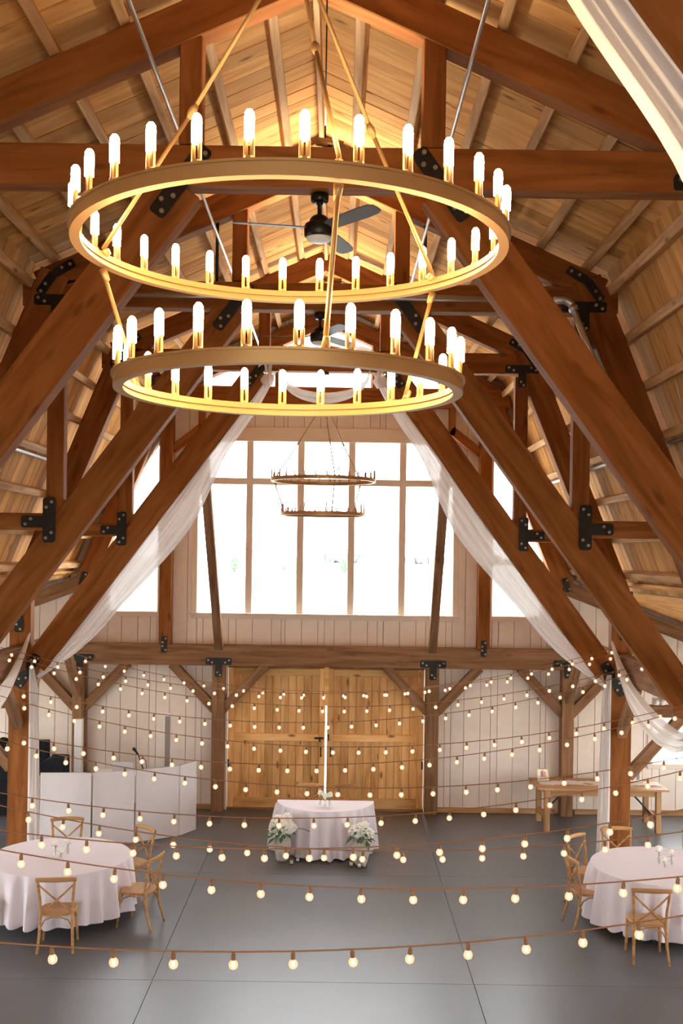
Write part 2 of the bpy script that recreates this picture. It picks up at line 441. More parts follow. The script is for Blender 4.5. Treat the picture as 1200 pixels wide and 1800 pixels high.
# main window: five columns, two rows
win = setting('window_1', (XC, YW, 0))
x0, x1, z0, z1 = MAINW
casing(win, [(x0, z0), (x1, z0), (x1, z1), (x0, z1)], 0.10, -0.016)
bm = bmesh.new(); bm_box(bm, x1 - x0 + 0.3, 0.03, 0.20, (0, -0.018, z1 + 0.16), bev=0.004); finish('head_board', bm, TRIMP, win)
bm = bmesh.new(); bm_box(bm, x1 - x0 + 0.26, 0.09, 0.03, (0, -0.045, z0 - 0.01), bev=0.004); finish('window_sill', bm, TRIMP, win)
colw = (x1 - x0) / 5; zr = 6.08
for k in range(1, 5):
    bm = bmesh.new(); bm_box(bm, 0.125, 0.10, z1 - z0, (x0 + colw * k, 0.07, (z0 + z1) / 2), bev=0.004); finish('mullion', bm, TRIMP, win)
for k in range(5):
    a, b = x0 + colw * k + 0.0425 * (k > 0), x0 + colw * (k + 1) - 0.0425 * (k < 4)
    bm = bmesh.new(); bm_box(bm, b - a, 0.09, 0.12, ((a + b) / 2, 0.07, zr)); finish('transom', bm, TRIMP, win)
    for c, d in ((z0, zr - 0.0425), (zr + 0.0425, z1)):
        p = pane(win, [(a, c), (b, c), (b, d), (a, d)], 0.085)
        bm = bmesh.new(); bm_box(bm, 0.012, 0.008, d - c, ((a + b) / 2, 0.097, (c + d) / 2))
        nr = 3 if c == z0 else 0
        for q in range(1, nr + 1): bm_box(bm, b - a, 0.008, 0.012, ((a + b) / 2, 0.097, c + (d - c) * q / (nr + 1)))
        finish('grille', bm, SPEAKW, p)
# side windows with raked heads
for i, sg in ((2, -1), (3, 1)):
    wn = setting(f'window_{i}', (XC, YW, 0))
    poly = [(sg * 3.10, 3.64), (sg * 3.10, 6.80), (sg * 4.02, slopetop(4.02)), (sg * 4.02, 3.64)]
    casing(wn, poly, 0.09, -0.016); pane(wn, poly, 0.085)
# gable windows
for i, (a, b, top) in ((4, (-0.80, 0.80, 9.02)), (5, (-2.25, -0.98, 8.95)), (6, (0.98, 2.25, 8.95))):
    wn = setting(f'window_{i}', (XC, YW, 0))
    poly = [(a, 7.84), (b, 7.84), (b, top - SU * abs(b))] + ([(0, top)] if a < 0 < b else []) + [(a, top - SU * abs(a))]
    pane(wn, poly, 0.085); casing(wn, poly, 0.05, -0.010)
# small aisle window at the right
wn = setting('window_7', (XC, YW, 0))
poly = [(6.10, 0.95), (7.55, 0.95), (7.55, 1.80), (6.10, 1.80)]
casing(wn, poly, 0.09, -0.016); pane(wn, poly, 0.085)
for x in (6.58, 7.07): 
    bm = bmesh.new(); bm_box(bm, 0.02, 0.02, 0.85, (x, 0.07, 1.375)); finish('glazing_bar', bm, SPEAKW, wn)
bm = bmesh.new(); bm_box(bm, 1.45, 0.02, 0.02, (6.825, 0.07, 1.375)); finish('glazing_bar', bm, SPEAKW, wn)

# baseboards
for i, (a, b) in enumerate(((-8.0, -4.66), (-4.30, -2.05), (2.13, 4.30), (4.66, 8.0))):
    beam('baseboard_back' if i == 0 else f'baseboard_back.{i:03d}', (XC + a, YW - 0.03, 0.045), (XC + b, YW - 0.03, 0.045), 0.06, 0.09, TABLEW)['kind'] = 'structure'
for k, x in enumerate((-3.02 - 0.24, 2.98)):     # upright cover strips on the white boards below the beam
    pass

# barn doors: two leaves with a lit gap between them
def door_leaf(i, a, b, hinge_left):
    d = setting(f'door_{i}', (XC + (a + b) / 2, YW + 0.05, 0)); w_ = b - a; hz = 2.62
    st = 0.115
    bm = bmesh.new(); bm_box(bm, w_ - 0.02, 0.03, hz, (0, 0.055, hz / 2 + 0.02)); finish('backing_board', bm, DOORW, d)
    n = 11; pw = (w_ - 2 * st) / n
    for k in range(n):
        bm = bmesh.new(); bm_box(bm, hz - 0.03, 0.03, pw - 0.006, bev=0.004)
        M = Matrix(((0, 0, 1, -w_ / 2 + st + pw * (k + 0.5)), (0, 1, 0, 0.02 + 0.003 * (k % 2)), (1, 0, 0, hz / 2 + 0.02), (0, 0, 0, 1)))
        finish('plank', bm, DOORW, d, M)
    for x in (-w_ / 2 + st / 2, w_ / 2 - st / 2):
        beam('stile', (x, -0.005, 0.02), (x, -0.005, hz + 0.01), 0.05, st, DOORW, d)
    for z, h_ in ((0.12, 0.20), (1.34, 0.14), (2.55, 0.13)):
        beam('rail', (-w_ / 2 + st, -0.008, z), (w_ / 2 - st, -0.008, z), 0.045, h_, DOORW, d)
    s = 1 if hinge_left else -1
    hx = s * (w_ / 2 - 0.075)
    hd = beam('pull_handle', (hx, -0.075, 1.00), (hx, -0.075, 1.16), 0.018, 0.022, STEEL, d)
    for z in (1.01, 1.15):
        bm = bmesh.new(); bm_box(bm, 0.03, 0.05, 0.03, (hx, -0.055, z)); finish('handle_mount', bm, STEEL, d)
    for z in (0.85, 2.0):
        bm = bmesh.new(); bm_box(bm, 0.03, 0.02, 0.14, (-s * (w_ / 2 - 0.02), -0.04, z)); finish('hinge', bm, STEEL, d)
    return d
MID = at(572, 1330, YW)[0] - XC
beam('trim_3', (XC + DOOR[0], YW + 0.06, 0.012), (XC + DOOR[1], YW + 0.06, 0.012), 0.16, 0.05, TIMBER_W)['kind'] = 'structure'
beam('trim_4', (XC + DOOR[0], YW + 0.09, 2.655), (XC + DOOR[1], YW + 0.09, 2.655), 0.16, 0.06, TIMBER_W)['kind'] = 'structure'
dl = door_leaf(1, DOOR[0] + 0.01, MID - 0.015, True)
dr = door_leaf(2, MID + 0.015, DOOR[1] - 0.01, False)
bm = bmesh.new(); bm_box(bm, 0.09, 0.03, 0.73, (0.02 + (MID - 0.022 - DOOR[0] - 0.01) / 2, -0.045, 2.30), bev=0.004); finish('meeting_strip', bm, DOORW, dl)
bm = bmesh.new(); bm_box(bm, 0.17, 0.03, 0.035, ((MID - 0.022 - DOOR[0] - 0.01) / 2 - 0.11, -0.05, 1.335), bev=0.004)
bm_box(bm, 0.03, 0.03, 0.09, ((MID - 0.022 - DOOR[0] - 0.01) / 2 - 0.09, -0.05, 1.31), bev=0.004); finish('latch', bm, STEEL, dl)
bm = bmesh.new(); bm_box(bm, 0.025, 0.03, 0.12, (-(DOOR[1] - 0.01 - MID - 0.022) / 2 + 0.03, -0.05, 1.35), bev=0.004); finish('latch_keep', bm, STEEL, dr)
for i, x in enumerate((DOOR[0] - 0.02, DOOR[1] + 0.02)):
    t = beam(f'trim_{i + 1}', (XC + x, YW - 0.03, 0.0), (XC + x, YW - 0.03, 2.66), 0.05, 0.05, TRIMP); t['kind'] = 'structure'

# ------------------------------------------------------------------ side walls and near end (mostly outside the frame)
def holed_wall(name, axis, pos, span, height, holes, mat, thick=0.15):
    o = setting(name); bm = bmesh.new()
    brk = sorted({span[0], span[1], *[h[0] for h in holes], *[h[1] for h in holes]})
    for a, b in zip(brk, brk[1:]):
        m = (a + b) / 2; z = 0.0
        hs = sorted([h for h in holes if h[0] < m < h[1]], key=lambda h: h[2])
        for lo, hi in [(h[2], h[3]) for h in hs] + [(height, height)]:
            if lo > z:
                if axis == 'x': bm_box(bm, thick, b - a, lo - z, (pos, m, (lo + z) / 2))
                else: bm_box(bm, b - a, thick, lo - z, (m, pos, (lo + z) / 2))
            z = hi
    finish('wall_panel', bm, mat, o); return o
side = [(-2.5, 0.8, 0.4, 2.5), (4.6, 7.0, 0.5, 2.4), (8.6, 11.0, 0.5, 2.4), (12.4, 15.0, 0.5, 2.4), (16.4, 18.4, 0.8, 2.2)]  # unseen aisle windows, put in to let daylight into the hall
wl = holed_wall('wall_left', 'x', XC - 8.1, (-4.3, 19.7), 3.06, side, WALLP)
wr = holed_wall('wall_right', 'x', XC + 8.1, (-4.3, 19.7), 3.06, side, WALLP)
near_holes = [(XC - 2.8, XC - 1.2, 3.4, 6.0), (XC + 1.2, XC + 2.8, 3.4, 6.0)]  # unseen openings behind the camera, sized to set the front daylight
wf = holed_wall('wall_front', 'y', -4.2, (XC - 8.1, XC + 8.1), 9.5, near_holes, WALLP)
n = 8
for sg, ww in ((-1, wl), (1, wr)):
    for h in side:
        wn = setting(f'window_{n}', (XC + sg * 8.1, 0, 0)); n += 1
        bm = bmesh.new(); bm_box(bm, 0.006, h[1] - h[0], h[3] - h[2], (0, (h[0] + h[1]) / 2, (h[2] + h[3]) / 2)); finish('pane', bm, GLASS, wn)
        bm = bmesh.new(); bm_box(bm, 0.05, 0.06, h[3] - h[2], (0, (h[0] + h[1]) / 2, (h[2] + h[3]) / 2)); finish('mullion', bm, TRIMP, wn)
for h in near_holes:
    wn = setting(f'window_{n}', (0, -4.2, 0)); n += 1
    bm = bmesh.new(); bm_box(bm, h[1] - h[0], 0.006, h[3] - h[2], ((h[0] + h[1]) / 2, 0, (h[2] + h[3]) / 2)); finish('pane', bm, GLASS, wn)
    bm = bmesh.new(); bm_box(bm, 0.08, 0.05, h[3] - h[2], ((h[0] + h[1]) / 2, 0, (h[2] + h[3]) / 2)); finish('mullion', bm, TRIMP, wn)

# ------------------------------------------------------------------ timber frame on the end wall
wfm = thing('timber_wall_frame', 'weathered timber frame on the white end wall, framing the barn doors', 'timber frame', (XC, YW - 0.13, 0))
def wb(name, x0, z0, x1, z1, w_, t=0.24, mat=TIMBER_W, dy=0.0): return beam(name, (x0, dy, z0), (x1, dy, z1), t, w_, mat, wfm)
wb('cross_beam', -4.62, 2.865, 4.62, 2.865, 0.375)
wb('tie_beam', -3.35, 7.63, 3.35, 7.63, 0.34, mat=TIMBER)
for x in (-4.48, 4.48): wb('post', x, 0.0, x, 2.68, 0.22)
for x in (-1.92, 2.00): wb('post', x, 0.0, x, 2.68, 0.23)
for x in (-2.92, 2.92): wb('upright', x, 3.05, x, 7.46, 0.22, mat=TIMBER)
for x in (-0.89, 0.89): wb('king_post', x, 7.80, x, 8.56, 0.14, mat=TIMBER)
for sg in (-1, 1):
    wb('wall_rafter', 0, 9.09, sg * 3.12, 9.09 - SU * 3.12, 0.29, 0.24 - 0.004 * (sg > 0), mat=TIMBER)
    wb('wall_rafter', sg * 2.94, 7.82, sg * 4.40, 4.20, 0.33, 0.22, mat=TIMBER)
    wb('aisle_rafter', sg * 4.4, 4.19, sg * 8.0, 4.19 - 0.38 * 3.6, 0.24, 0.2)
    wb('short_post', sg * 2.30, 7.46, sg * 2.30, 6.95, 0.12, 0.12, TIMBER)
    wb('brace', sg * 2.28, 7.06, sg * 2.84, 6.62, 0.16, 0.12, TIMBER)
for px in (-4.48, -1.92, 2.00, 4.48):
    for s in (-1, 1):
        wb('brace', px + s * 0.07, 1.86, px + s * 0.87, 2.70, 0.17, 0.13)
yf = -0.121
for x in (-1.92, 2.00):
    plate(wfm, [(x, 2.76, 0.48, 0.13, 0), (x, 2.64, 0.13, 0.34, 0)], [(x - 0.19, 2.78), (x - 0.12, 2.74), (x + 0.19, 2.78), (x + 0.12, 2.74), (x - 0.02, 2.56), (x + 0.03, 2.51)], yf)
for x in (-2.92, 2.92):
    plate(wfm, [(x, 3.06, 0.11, 0.30, 0)], along(x, 3.06, math.pi / 2, 0.30), yf)
for sg in (-1, 1):
    plate(wfm, [(sg * 4.40, 2.80, 0.40, 0.12, 0), (sg * 4.46, 2.68, 0.12, 0.30, 0)], [(sg * 4.27, 2.81), (sg * 4.34, 2.78), (sg * 4.46, 2.60)], yf)
    plate(wfm, [(sg * 4.42, 4.24, 0.11, 0.26, sg * 0.3)], along(sg * 4.42, 4.24, math.pi / 2 + sg * 0.3, 0.26, 1), yf)

# ------------------------------------------------------------------ roof trusses
def diag_pt(h, off=0.0): return 2.99 - 0.74 * h + off
def truss(y, label, front):
    t = thing('timber_truss', label, 'roof truss', (XC, y, 0), 0, 'timber roof trusses')
    th = 0.19
    beam('tie_beam', (-3.30, 0, 7.60), (3.30, 0, 7.60), th, 0.30, TIMBER, t)
    zt = 7.45 - H; zb = 3.06 - H
    for s in (-1, 1):
        beam('diagonal_strut', (s * diag_pt(zt + 0.02), 0.004, 7.47), (s * diag_pt(zb), 0.004, 3.06), th - 0.008, 0.355, TIMBER, t)
        beam('upper_rafter', (0, 0, 9.09), (s * 3.13, 0, 9.09 - SU * 3.13), th - 0.004 * (s > 0), 0.29, TIMBER, t)
        beam('lower_rafter', (s * 2.94, 0.003, 7.83), (s * 4.40, 0.003, 4.21), th + 0.02, 0.34, TIMBER, t)
        beam('queen_post', (s * 0.90, 0, 7.76), (s * 0.90, 0, 8.56), th - 0.02, 0.17, TIMBER, t)
        beam('hanger_post', (s * 2.92, 0.002, 7.41), (s * 2.92, 0.002, 4.95), th - 0.03, 0.19, TIMBER, t)
        beam('collar_strut', (s * 3.02, 0, 5.06), (s * 3.90, 0, 5.06), th - 0.03, 0.19, TIMBER, t)
        beam('main_post', (s * 4.45, 0, 0.0), (s * 4.45, 0, 4.25), 0.20, 0.31, TIMBER, t)
        beam('aisle_tie', (s * 4.60, 0, 2.48), (s * 8.0, 0, 2.48), 0.17, 0.17, TIMBER_W, t)
        beam('aisle_brace', (s * 4.58, 0, 1.50), (s * 5.40, 0, 2.42), 0.13, 0.16, TIMBER_W, t)
        a = math.atan2(1, -0.74 * s) if s > 0 else math.atan2(1, 0.74)
        fy = -th / 2 - 0.001
        cx, czp = s * diag_pt(2.74), 7.48
        plate(t, [(cx, czp, 0.62, 0.13, a)], along(cx, czp, a, 0.62, 3), fy)
        plate(t, [(s * 2.92, 7.52, 0.50, 0.12, 0), (s * 2.92, 7.40, 0.12, 0.30, 0)],
              [(s * 2.92 + q, 7.52 + d) for q, d in ((-0.2, 0.02), (-0.13, -0.02), (0.2, -0.02), (0.13, 0.02))] + [(s * 2.90, 7.33), (s * 2.94, 7.28)], fy)
        a1 = math.atan2(-SU * s, 1) ; a2 = math.atan2(-SL * s, 1)
        plate(t, [(s * 2.84, 7.87, 0.26, 0.10, a1 - s * 0.12), (s * 3.03, 7.70, 0.28, 0.10, (a1 + a2) / 2 - s * 0.15)],
              [(s * 2.77, 7.91), (s * 2.86, 7.87), (s * 3.04, 7.69), (s * 3.09, 7.61)], fy - 0.012)
        plate(t, [(s * 2.97, 5.08, 0.14, 0.50, 0), (s * 3.12, 5.06, 0.32, 0.13, 0)],
              [(s * 2.94, 5.28), (s * 3.0, 5.22), (s * 2.94, 4.94), (s * 3.0, 4.88), (s * 3.17, 5.09), (s * 3.23, 5.03)], fy - 0.002)
        a3 = math.radians(122 if s < 0 else 58); a3 = math.pi - a3
        plate(t, [(s * 4.33, 2.96, 0.56, 0.145, a3)], along(s * 4.33, 2.96, a3, 0.56, 3, 0.04), -0.101)
        plate(t, [(s * 4.47, 3.70, 0.12, 0.34, 0)], along(s * 4.47, 3.70, math.pi / 2, 0.34), -0.101)
    return t
TR = [truss(TRUSS_Y[0], 'nearest roof truss, mostly above the frame, by the gold chandelier', 0),
      truss(TRUSS_Y[1], 'roof truss whose tie beam passes right behind the big lit chandelier', 0),
      truss(TRUSS_Y[2], 'middle roof truss with a thick galvanized pipe along its tie beam', 0),
      truss(TRUSS_Y[3], 'farthest roof truss, hung with white sheer drapes before the big window', 0)]
for s in (-1, 1):      # slender black tie rods of the middle truss
    tube('tie_rod', [(s * 1.16, -0.02, 7.74), (s * 1.16, -0.02, 8.47)], 0.018, STEEL, TR[2])

# eave girts along the posts, with braces, bay by bay
gy = [-4.0] + TRUSS_Y + [YW - 0.26]
for sg in (-1, 1):
    side_w = 'left' if sg < 0 else 'right'
    for k, (a, b) in enumerate(zip(gy, gy[1:])):
        lab = ['behind the photographer', 'in the nearest bay', 'in the second bay', 'in the bay before the draped truss', 'between the draped truss and the end wall'][k]
        g = thing('eave_girt', f'timber girt along the {side_w} row of posts, {lab}', 'timber beam', (XC + sg * 4.45, a + 0.105, 2.9), 0, 'eave girts')
        L = b - a - 0.21
        beam('girt_beam', (0, 0, 0.25), (0, L, 0.25), 0.20, 0.36, TIMBER_W, g, up=(1, 0, 0))
        if k: beam('girt_brace', (0, 0.02, -0.75), (0, 0.78, 0.04), 0.13, 0.16, TIMBER_W, g, up=(1, 0, 0))
        beam('girt_brace', (0, L - 0.02, -0.75), (0, L - 0.78, 0.04), 0.13, 0.16, TIMBER_W, g, up=(1, 0, 0))

# raking struts from the wall beam up to the draped truss
for px_lo, px_hi, sg, word in (((385, 1134), (357, 790), -1, 'left'), ((760, 1138), (785, 800), 1, 'right')):
    p0 = at(*px_lo, YW - 0.33); p0.z = 3.02
    p1 = at(*px_hi, TRUSS_Y[3] + 0.17)
    s_ = beam('raking_strut', p0, p1, 0.15, 0.15, TIMBER_W, None, up=(1, 0, 0))
    tag(s_, f'slim weathered timber strut leaning across the {word} edge of the big window', 'timber strut', 'raking struts')

# ------------------------------------------------------------------ pipes
for sg, word in ((-1, 'left'), (1, 'right')):
    tag(tube('ceiling_pipe', [(XC + sg * 1.11, -3.9, 8.16), (XC + sg * 1.11, 19.3, 8.16)], 0.016, PIPE, None, 10),
        f'thin galvanized pipe running lengthwise under the {word} roof slope', 'pipe')
    t = thing('wall_pipe', f'galvanized pipe hung lengthwise along the steep {word} roof boards', 'pipe', (XC + sg * 3.90, 6.0, 6.03))
    tube('pipe', [(0, -2, 0), (0, 13.3, 0)], 0.028, PIPE, t, 10)
    for k, yy in enumerate((5.0, 7.2, 8.6)):
        tube('hanger_wire', [(-0.03 * sg, yy, 0.02), (-0.28 * sg, yy + 0.1, 1.2)], 0.004, PIPE, t, 6)
mp = thing('sprinkler_main', 'thick galvanized pipe with elbows along the middle truss tie beam', 'pipe', (XC, 11.60, 7.58))
def arc_path(s): 
    pts = [(s * 2.66, 0, 0.0)]
    for k in range(1, 6):
        a = k / 6 * math.radians(68); pts.append((s * (2.66 + 0.14 * math.sin(a)), 0, -0.14 * (1 - math.cos(a))))
    e = Vector(pts[-1]); d = Vector((s * math.cos(math.radians(68)), 0, -math.sin(math.radians(68))))
    return pts + [tuple(e + d * 0.5), tuple(e + d * 1.45)]
tube('pipe', [(-2.6, 0, 0), (2.6, 0, 0)], 0.038, PIPE, mp, 12)
for s in (-1, 1):
    ap = arc_path(s)
    tube('elbow', [(s * 2.56, 0, 0)] + ap[:-2], 0.047, PIPE, mp, 12)
    tube('down_pipe', ap[-3:], 0.038, PIPE, mp, 12)
    for k in (-3, ):
        c = Vector(ap[-3]); tube('coupling', [c, c + (Vector(ap[-2]) - c).normalized() * 0.06], 0.055, PIPE, mp, 12)
    q = Vector(ap[-3]).lerp(Vector(ap[-1]), 0.36)
    tube('stay_wire', [tuple(q), (s * 3.42, 0.3, -0.42)], 0.005, PIPE, mp, 6)
    tube('stay_wire', [tuple(q), (s * 3.52, 0.05, -1.45)], 0.005, PIPE, mp, 6)

# ------------------------------------------------------------------ uplights on the tie beams; the two farther ones are added to brighten the roof
for i, y in enumerate(TRUSS_Y):
    if i == 0: continue
    lab = ['on the nearest tie beam, above the frame', 'on the tie beam behind the lit chandelier', 'on the middle tie beam behind the first fan, added to light the roof', 'on the draped tie beam, added to light the roof'][i]
    t = thing('spot_lamp', f'small brass can spotlight lying {lab}', 'spotlight', (XC + 0.13, y, 7.75), 0, 'can spotlights')
    tube('lamp_can', [(0.10, 0, 0.045), (-0.10, 0, 0.075)], 0.032, BRASS, t, 12)
    bm = bmesh.new(); bm_box(bm, 0.03, 0.05, 0.05, (0.0, 0, 0.025)); finish('bracket', bm, STEEL, t)
    tube('cable', [(0.10, 0, 0.045), (0.2, 0, 0.006), (0.75, 0, 0.006)], 0.005, PIPE, t, 6)
    if i == 1: tube('power_cable', [(-0.035, 0.02, 0.06), (-0.035, 0.02, 1.33)], 0.006, STEEL, t, 6)
    ld = bpy.data.lights.new('uplight', 'AREA'); ld.shape = 'DISK'; ld.size = 0.25; ld.energy = UPLIGHT * (0, 0.3, 0.8, 0.5)[i]; ld.color = (1.0, 0.89, 0.74); ld.spread = math.radians(175)
    lo = bpy.data.objects.new('uplight', ld); C.objects.link(lo); lo.parent = t; lo.location = (0, 0, 0.20); lo.rotation_euler = (math.pi, 0, 0)

# ------------------------------------------------------------------ chandeliers
def ring_bm(r):
    bm = bmesh.new(); seg = 72
    prof = [(r - 0.022, -0.018), (r + 0.014, -0.018), (r + 0.014, 0.024), (r + 0.022, 0.024), (r + 0.022, 0.032), (r - 0.014, 0.032), (r - 0.014, 0.009), (r - 0.004, 0.009), (r - 0.004, 0.002), (r - 0.014, 0.002), (r - 0.014, -0.008), (r - 0.022, -0.008), (r - 0.022, -0.018)]
    bm_lathe(bm, prof, 96, closed=False); bmesh.ops.remove_doubles(bm, verts=bm.verts, dist=1e-5); return bm
def chandelier(loc, R1, R2, z1, z2, zapex, ztop_, n1, n2, ph, label, lit):
    t = thing('ring_chandelier', label, 'chandelier', loc, 0, 'two-tier ring chandeliers')
    zb = loc[2]
    sc_ = 1.0
    bm = bmesh.new(); bm_lathe(bm, [(0.0, 0.056), (0.0155, 0.056), (0.0160, 0.118), (0.0145, 0.134), (0.008, 0.144), (0.0, 0.147)], 12)
    bmesh.ops.recalc_face_normals(bm, faces=bm.faces)
    if not lit: bmesh.ops.scale(bm, vec=(0.45, 0.45, 0.9), verts=bm.verts)
    mb = bpy.data.meshes.new('candle_bulb'); bm.to_mesh(mb); bm.free(); mb.shade_smooth(); mb.materials.append(CANDLEM if lit else CANDLEDIM)
    bm = bmesh.new(); bm_lathe(bm, [(0.016, -0.006), (0.016, 0.004)], 12)
    for s in (-1, 1): bm_tube(bm, [(s * 0.0105, 0, 0.0), (s * 0.0105, 0, 0.056)], 0.0072, 8)
    bmesh.ops.recalc_face_normals(bm, faces=bm.faces)
    ms = bpy.data.meshes.new('candle_holder'); bm.to_mesh(ms); bm.free(); ms.materials.append(BRASS)
    for (R, z, n) in ((R1, z1, n1), (R2, z2, n2)):
        ro = finish('ring', ring_bm(R), BRASS, t, T(0, 0, z - zb)); 
        ro.data.shade_smooth(); ro.data.set_sharp_from_angle(angle=math.radians(40))
        for k in range(n):
            a = -math.pi / 2 + ph + 2 * math.pi * k / n
            M = T(R * math.cos(a) * 1.005, R * math.sin(a) * 1.005, z - zb + 0.036) @ Matrix.Rotation(a + math.pi / 2, 4, 'Z')
            b = link('candle_bulb', mb, None, t, M)
            link('candle_holder', ms, None, b)
    rp = math.radians(13)
    for k in range(3):
        a = -math.pi / 2 + rp + 2 * math.pi * k / 3
        u1 = Vector((R1 * math.cos(a), R1 * math.sin(a), z1 - zb)); u2 = Vector((R2 * math.cos(a), R2 * math.sin(a), z2 - zb)); ap = Vector((0, 0, zapex - zb))
        q = u1.lerp(ap, 0.48)
        tube('suspension_rod', [u1 + Vector((0, 0, 0.05)), q], 0.0085, BRASS, t, 8)
        tube('suspension_rod', [q, ap], 0.0085, BRASS, t, 8)
        tube('knuckle', [u1 + Vector((0, 0, 0.03)), u1.lerp(ap, 0.035)], [0.017, 0.013], BRASS, t, 10)
        d = (ap - u1).normalized() * 0.03
        tube('knuckle', [q - d, q - d * 0.3, q + d * 0.3, q + d], [0.009, 0.016, 0.016, 0.009], BRASS, t, 10)
        tube('suspension_rod', [u1 - Vector((0, 0, 0.03)), u2 + Vector((0, 0, 0.05))], 0.0085, BRASS, t, 8)
        tube('knuckle', [u1 - Vector((0, 0, 0.03)), u1.lerp(u2, 0.14)], [0.016, 0.011], BRASS, t, 10)
        tube('knuckle', [u2 + Vector((0, 0, 0.03)), u2.lerp(u1, 0.13)], [0.016, 0.011], BRASS, t, 10)
    tube('stem', [(0, 0, zapex - zb - 0.03), (0, 0, ztop_ - zb)], 0.010, BRASS, t, 8)
    lathe('canopy', [(0.0, 0), (0.07, 0), (0.075, 0.012), (0.05, 0.03), (0, 0.034)], BRASSD, t, 16, T(0, 0, ztop_ - zb - 0.034))
    return t
chandelier((-0.19, 3.90, 5.35), 0.783, 0.626, 5.875, 5.35, 7.02, 7.449, 30, 24, math.radians(5.4), 'large lit gold two-ring chandelier hanging nearest, with glowing tube bulbs', True)
chandelier((XC, 15.66, 5.32), 0.766, 0.614, 5.835, 5.33, 7.02, 7.449, 30, 24, math.radians(5.4), 'small far two-ring chandelier seen against the big window', False)

# ------------------------------------------------------------------ ceiling fans
def fan(loc, a0, label):
    t = thing('ceiling_fan', label, 'ceiling fan', loc, 0, 'black ceiling fans')
    lathe('mount_plate', [(0.0, -0.004), (0.075, -0.004), (0.075, 0.0), (0, 0.0)], BRASSD, t, 4)
    lathe('canopy', [(0.0, -0.072), (0.055, -0.072), (0.066, -0.058), (0.068, -0.02), (0.06, -0.004), (0, -0.004)], FANB, t, 20)
    lathe('down_rod', [(0.0, -0.17), (0.016, -0.17), (0.016, -0.085), (0.026, -0.08), (0.026, -0.07), (0, -0.07)], FANB, t, 12)
    lathe('motor', [(0.0, -0.335), (0.100, -0.335), (0.112, -0.32), (0.115, -0.255), (0.108, -0.235), (0.080, -0.222), (0.072, -0.195), (0.05, -0.172), (0.0, -0.165)], FANB, t, 24)
    lathe('light_lens', [(0.0, -0.372), (0.05, -0.368), (0.088, -0.352), (0.100, -0.335), (0, -0.33)], LENSW, t, 24)
    for k in range(3):
        a = math.radians(a0 + 120 * k)
        bm = bmesh.new()
        prof = [(0.08, 0.035), (0.16, 0.06), (0.5, 0.068), (0.60, 0.062), (0.645, 0.04), (0.65, 0.0), (0.645, -0.04), (0.60, -0.062), (0.5, -0.068), (0.16, -0.06), (0.08, -0.035)]
        lo = [bm.verts.new((x, y, -0.004)) for x, y in prof]; hi = [bm.verts.new((x, y, 0.004)) for x, y in prof]
        bm.faces.new(lo[::-1]); bm.faces.new(hi); n_ = len(prof)
        for i in range(n_): bm.faces.new((lo[i], lo[(i + 1) % n_], hi[(i + 1) % n_], hi[i]))
        finish('blade', bm, BLADE, t, T(0, 0, -0.262) @ Matrix.Rotation(a, 4, 'Z') @ Matrix.Rotation(math.radians(-13), 4, 'X'))
    return t
fan((-0.175, 7.90, 7.449), 190, 'black three-blade ceiling fan under the tie beam behind the lit chandelier')
fan((XC, 11.80, 7.449), 175, 'black three-blade ceiling fan farther back, under the middle tie beam')

# ------------------------------------------------------------------ sheer drapes
def resample(pts, n):
    d = [0]
    for a, b in zip(pts, pts[1:]): d.append(d[-1] + (Vector(b) - Vector(a)).length)
    out = []
    for i in range(n + 1):
        s = d[-1] * i / n; k = max(j for j in range(len(d)) if d[j] <= s + 1e-9); k = min(k, len(pts) - 2)
        f = (s - d[k]) / max(d[k + 1] - d[k], 1e-9); out.append(Vector(pts[k]).lerp(Vector(pts[k + 1]), f))
    return out
def smooth_path(pts, n=48):
    p = resample(pts, n)
    for _ in range(3): p = [p[0]] + [(p[i - 1] + p[i] * 2 + p[i + 1]) / 4 for i in range(1, len(p) - 1)] + [p[-1]]
    return p
def cloth_strip(name, A, B, depth, folds, parent=None, n=48, m=36, axis=Vector((0, 1, 0)), ph=0.0, pinch=0.25):
    A, B = smooth_path(A, n), smooth_path(B, n); bm = bmesh.new(); V = []
    for i in range(n + 1):
        row = []; t = i / n; amp = depth * (pinch + (1 - pinch) * math.sin(math.pi * min(max(t, 0), 1)) ** 0.6)
        for j in range(m + 1):
            s = j / m; w1 = s + 0.025 * math.sin(3.1 * t + 9 * s + ph)
            off = amp * (math.sin(2 * math.pi * folds * w1 + ph + 1.5 * t) * 0.7 + 0.3 * math.sin(2 * math.pi * folds * 1.7 * w1 + 2.3 * t))
            row.append(bm.verts.new(A[i].lerp(B[i], s) + axis * off))
        V.append(row)
    for i in range(n):
        for j in range(m): bm.faces.new((V[i][j], V[i][j + 1], V[i + 1][j + 1], V[i + 1][j]))
    return finish(name, bm, SHEER, parent, smooth=True)
YD = TRUSS_Y[3] - 0.02
up_px = [(664, 652), (690, 690), (722, 737), (771, 803), (832, 893), (905, 995), (985, 1108), (1062, 1202)]
lo_px = [(654, 655), (668, 690), (693, 736), (742, 806), (772, 885), (800, 940), (836, 986), (880, 1035), (920, 1080), (952, 1121), (987, 1156), (1056, 1206)]
UP = [(at(x, y, YD).x - XC, at(x, y, YD).z) for x, y in up_px]; LO = [(at(x, y, YD).x - XC, at(x, y, YD).z) for x, y in lo_px]
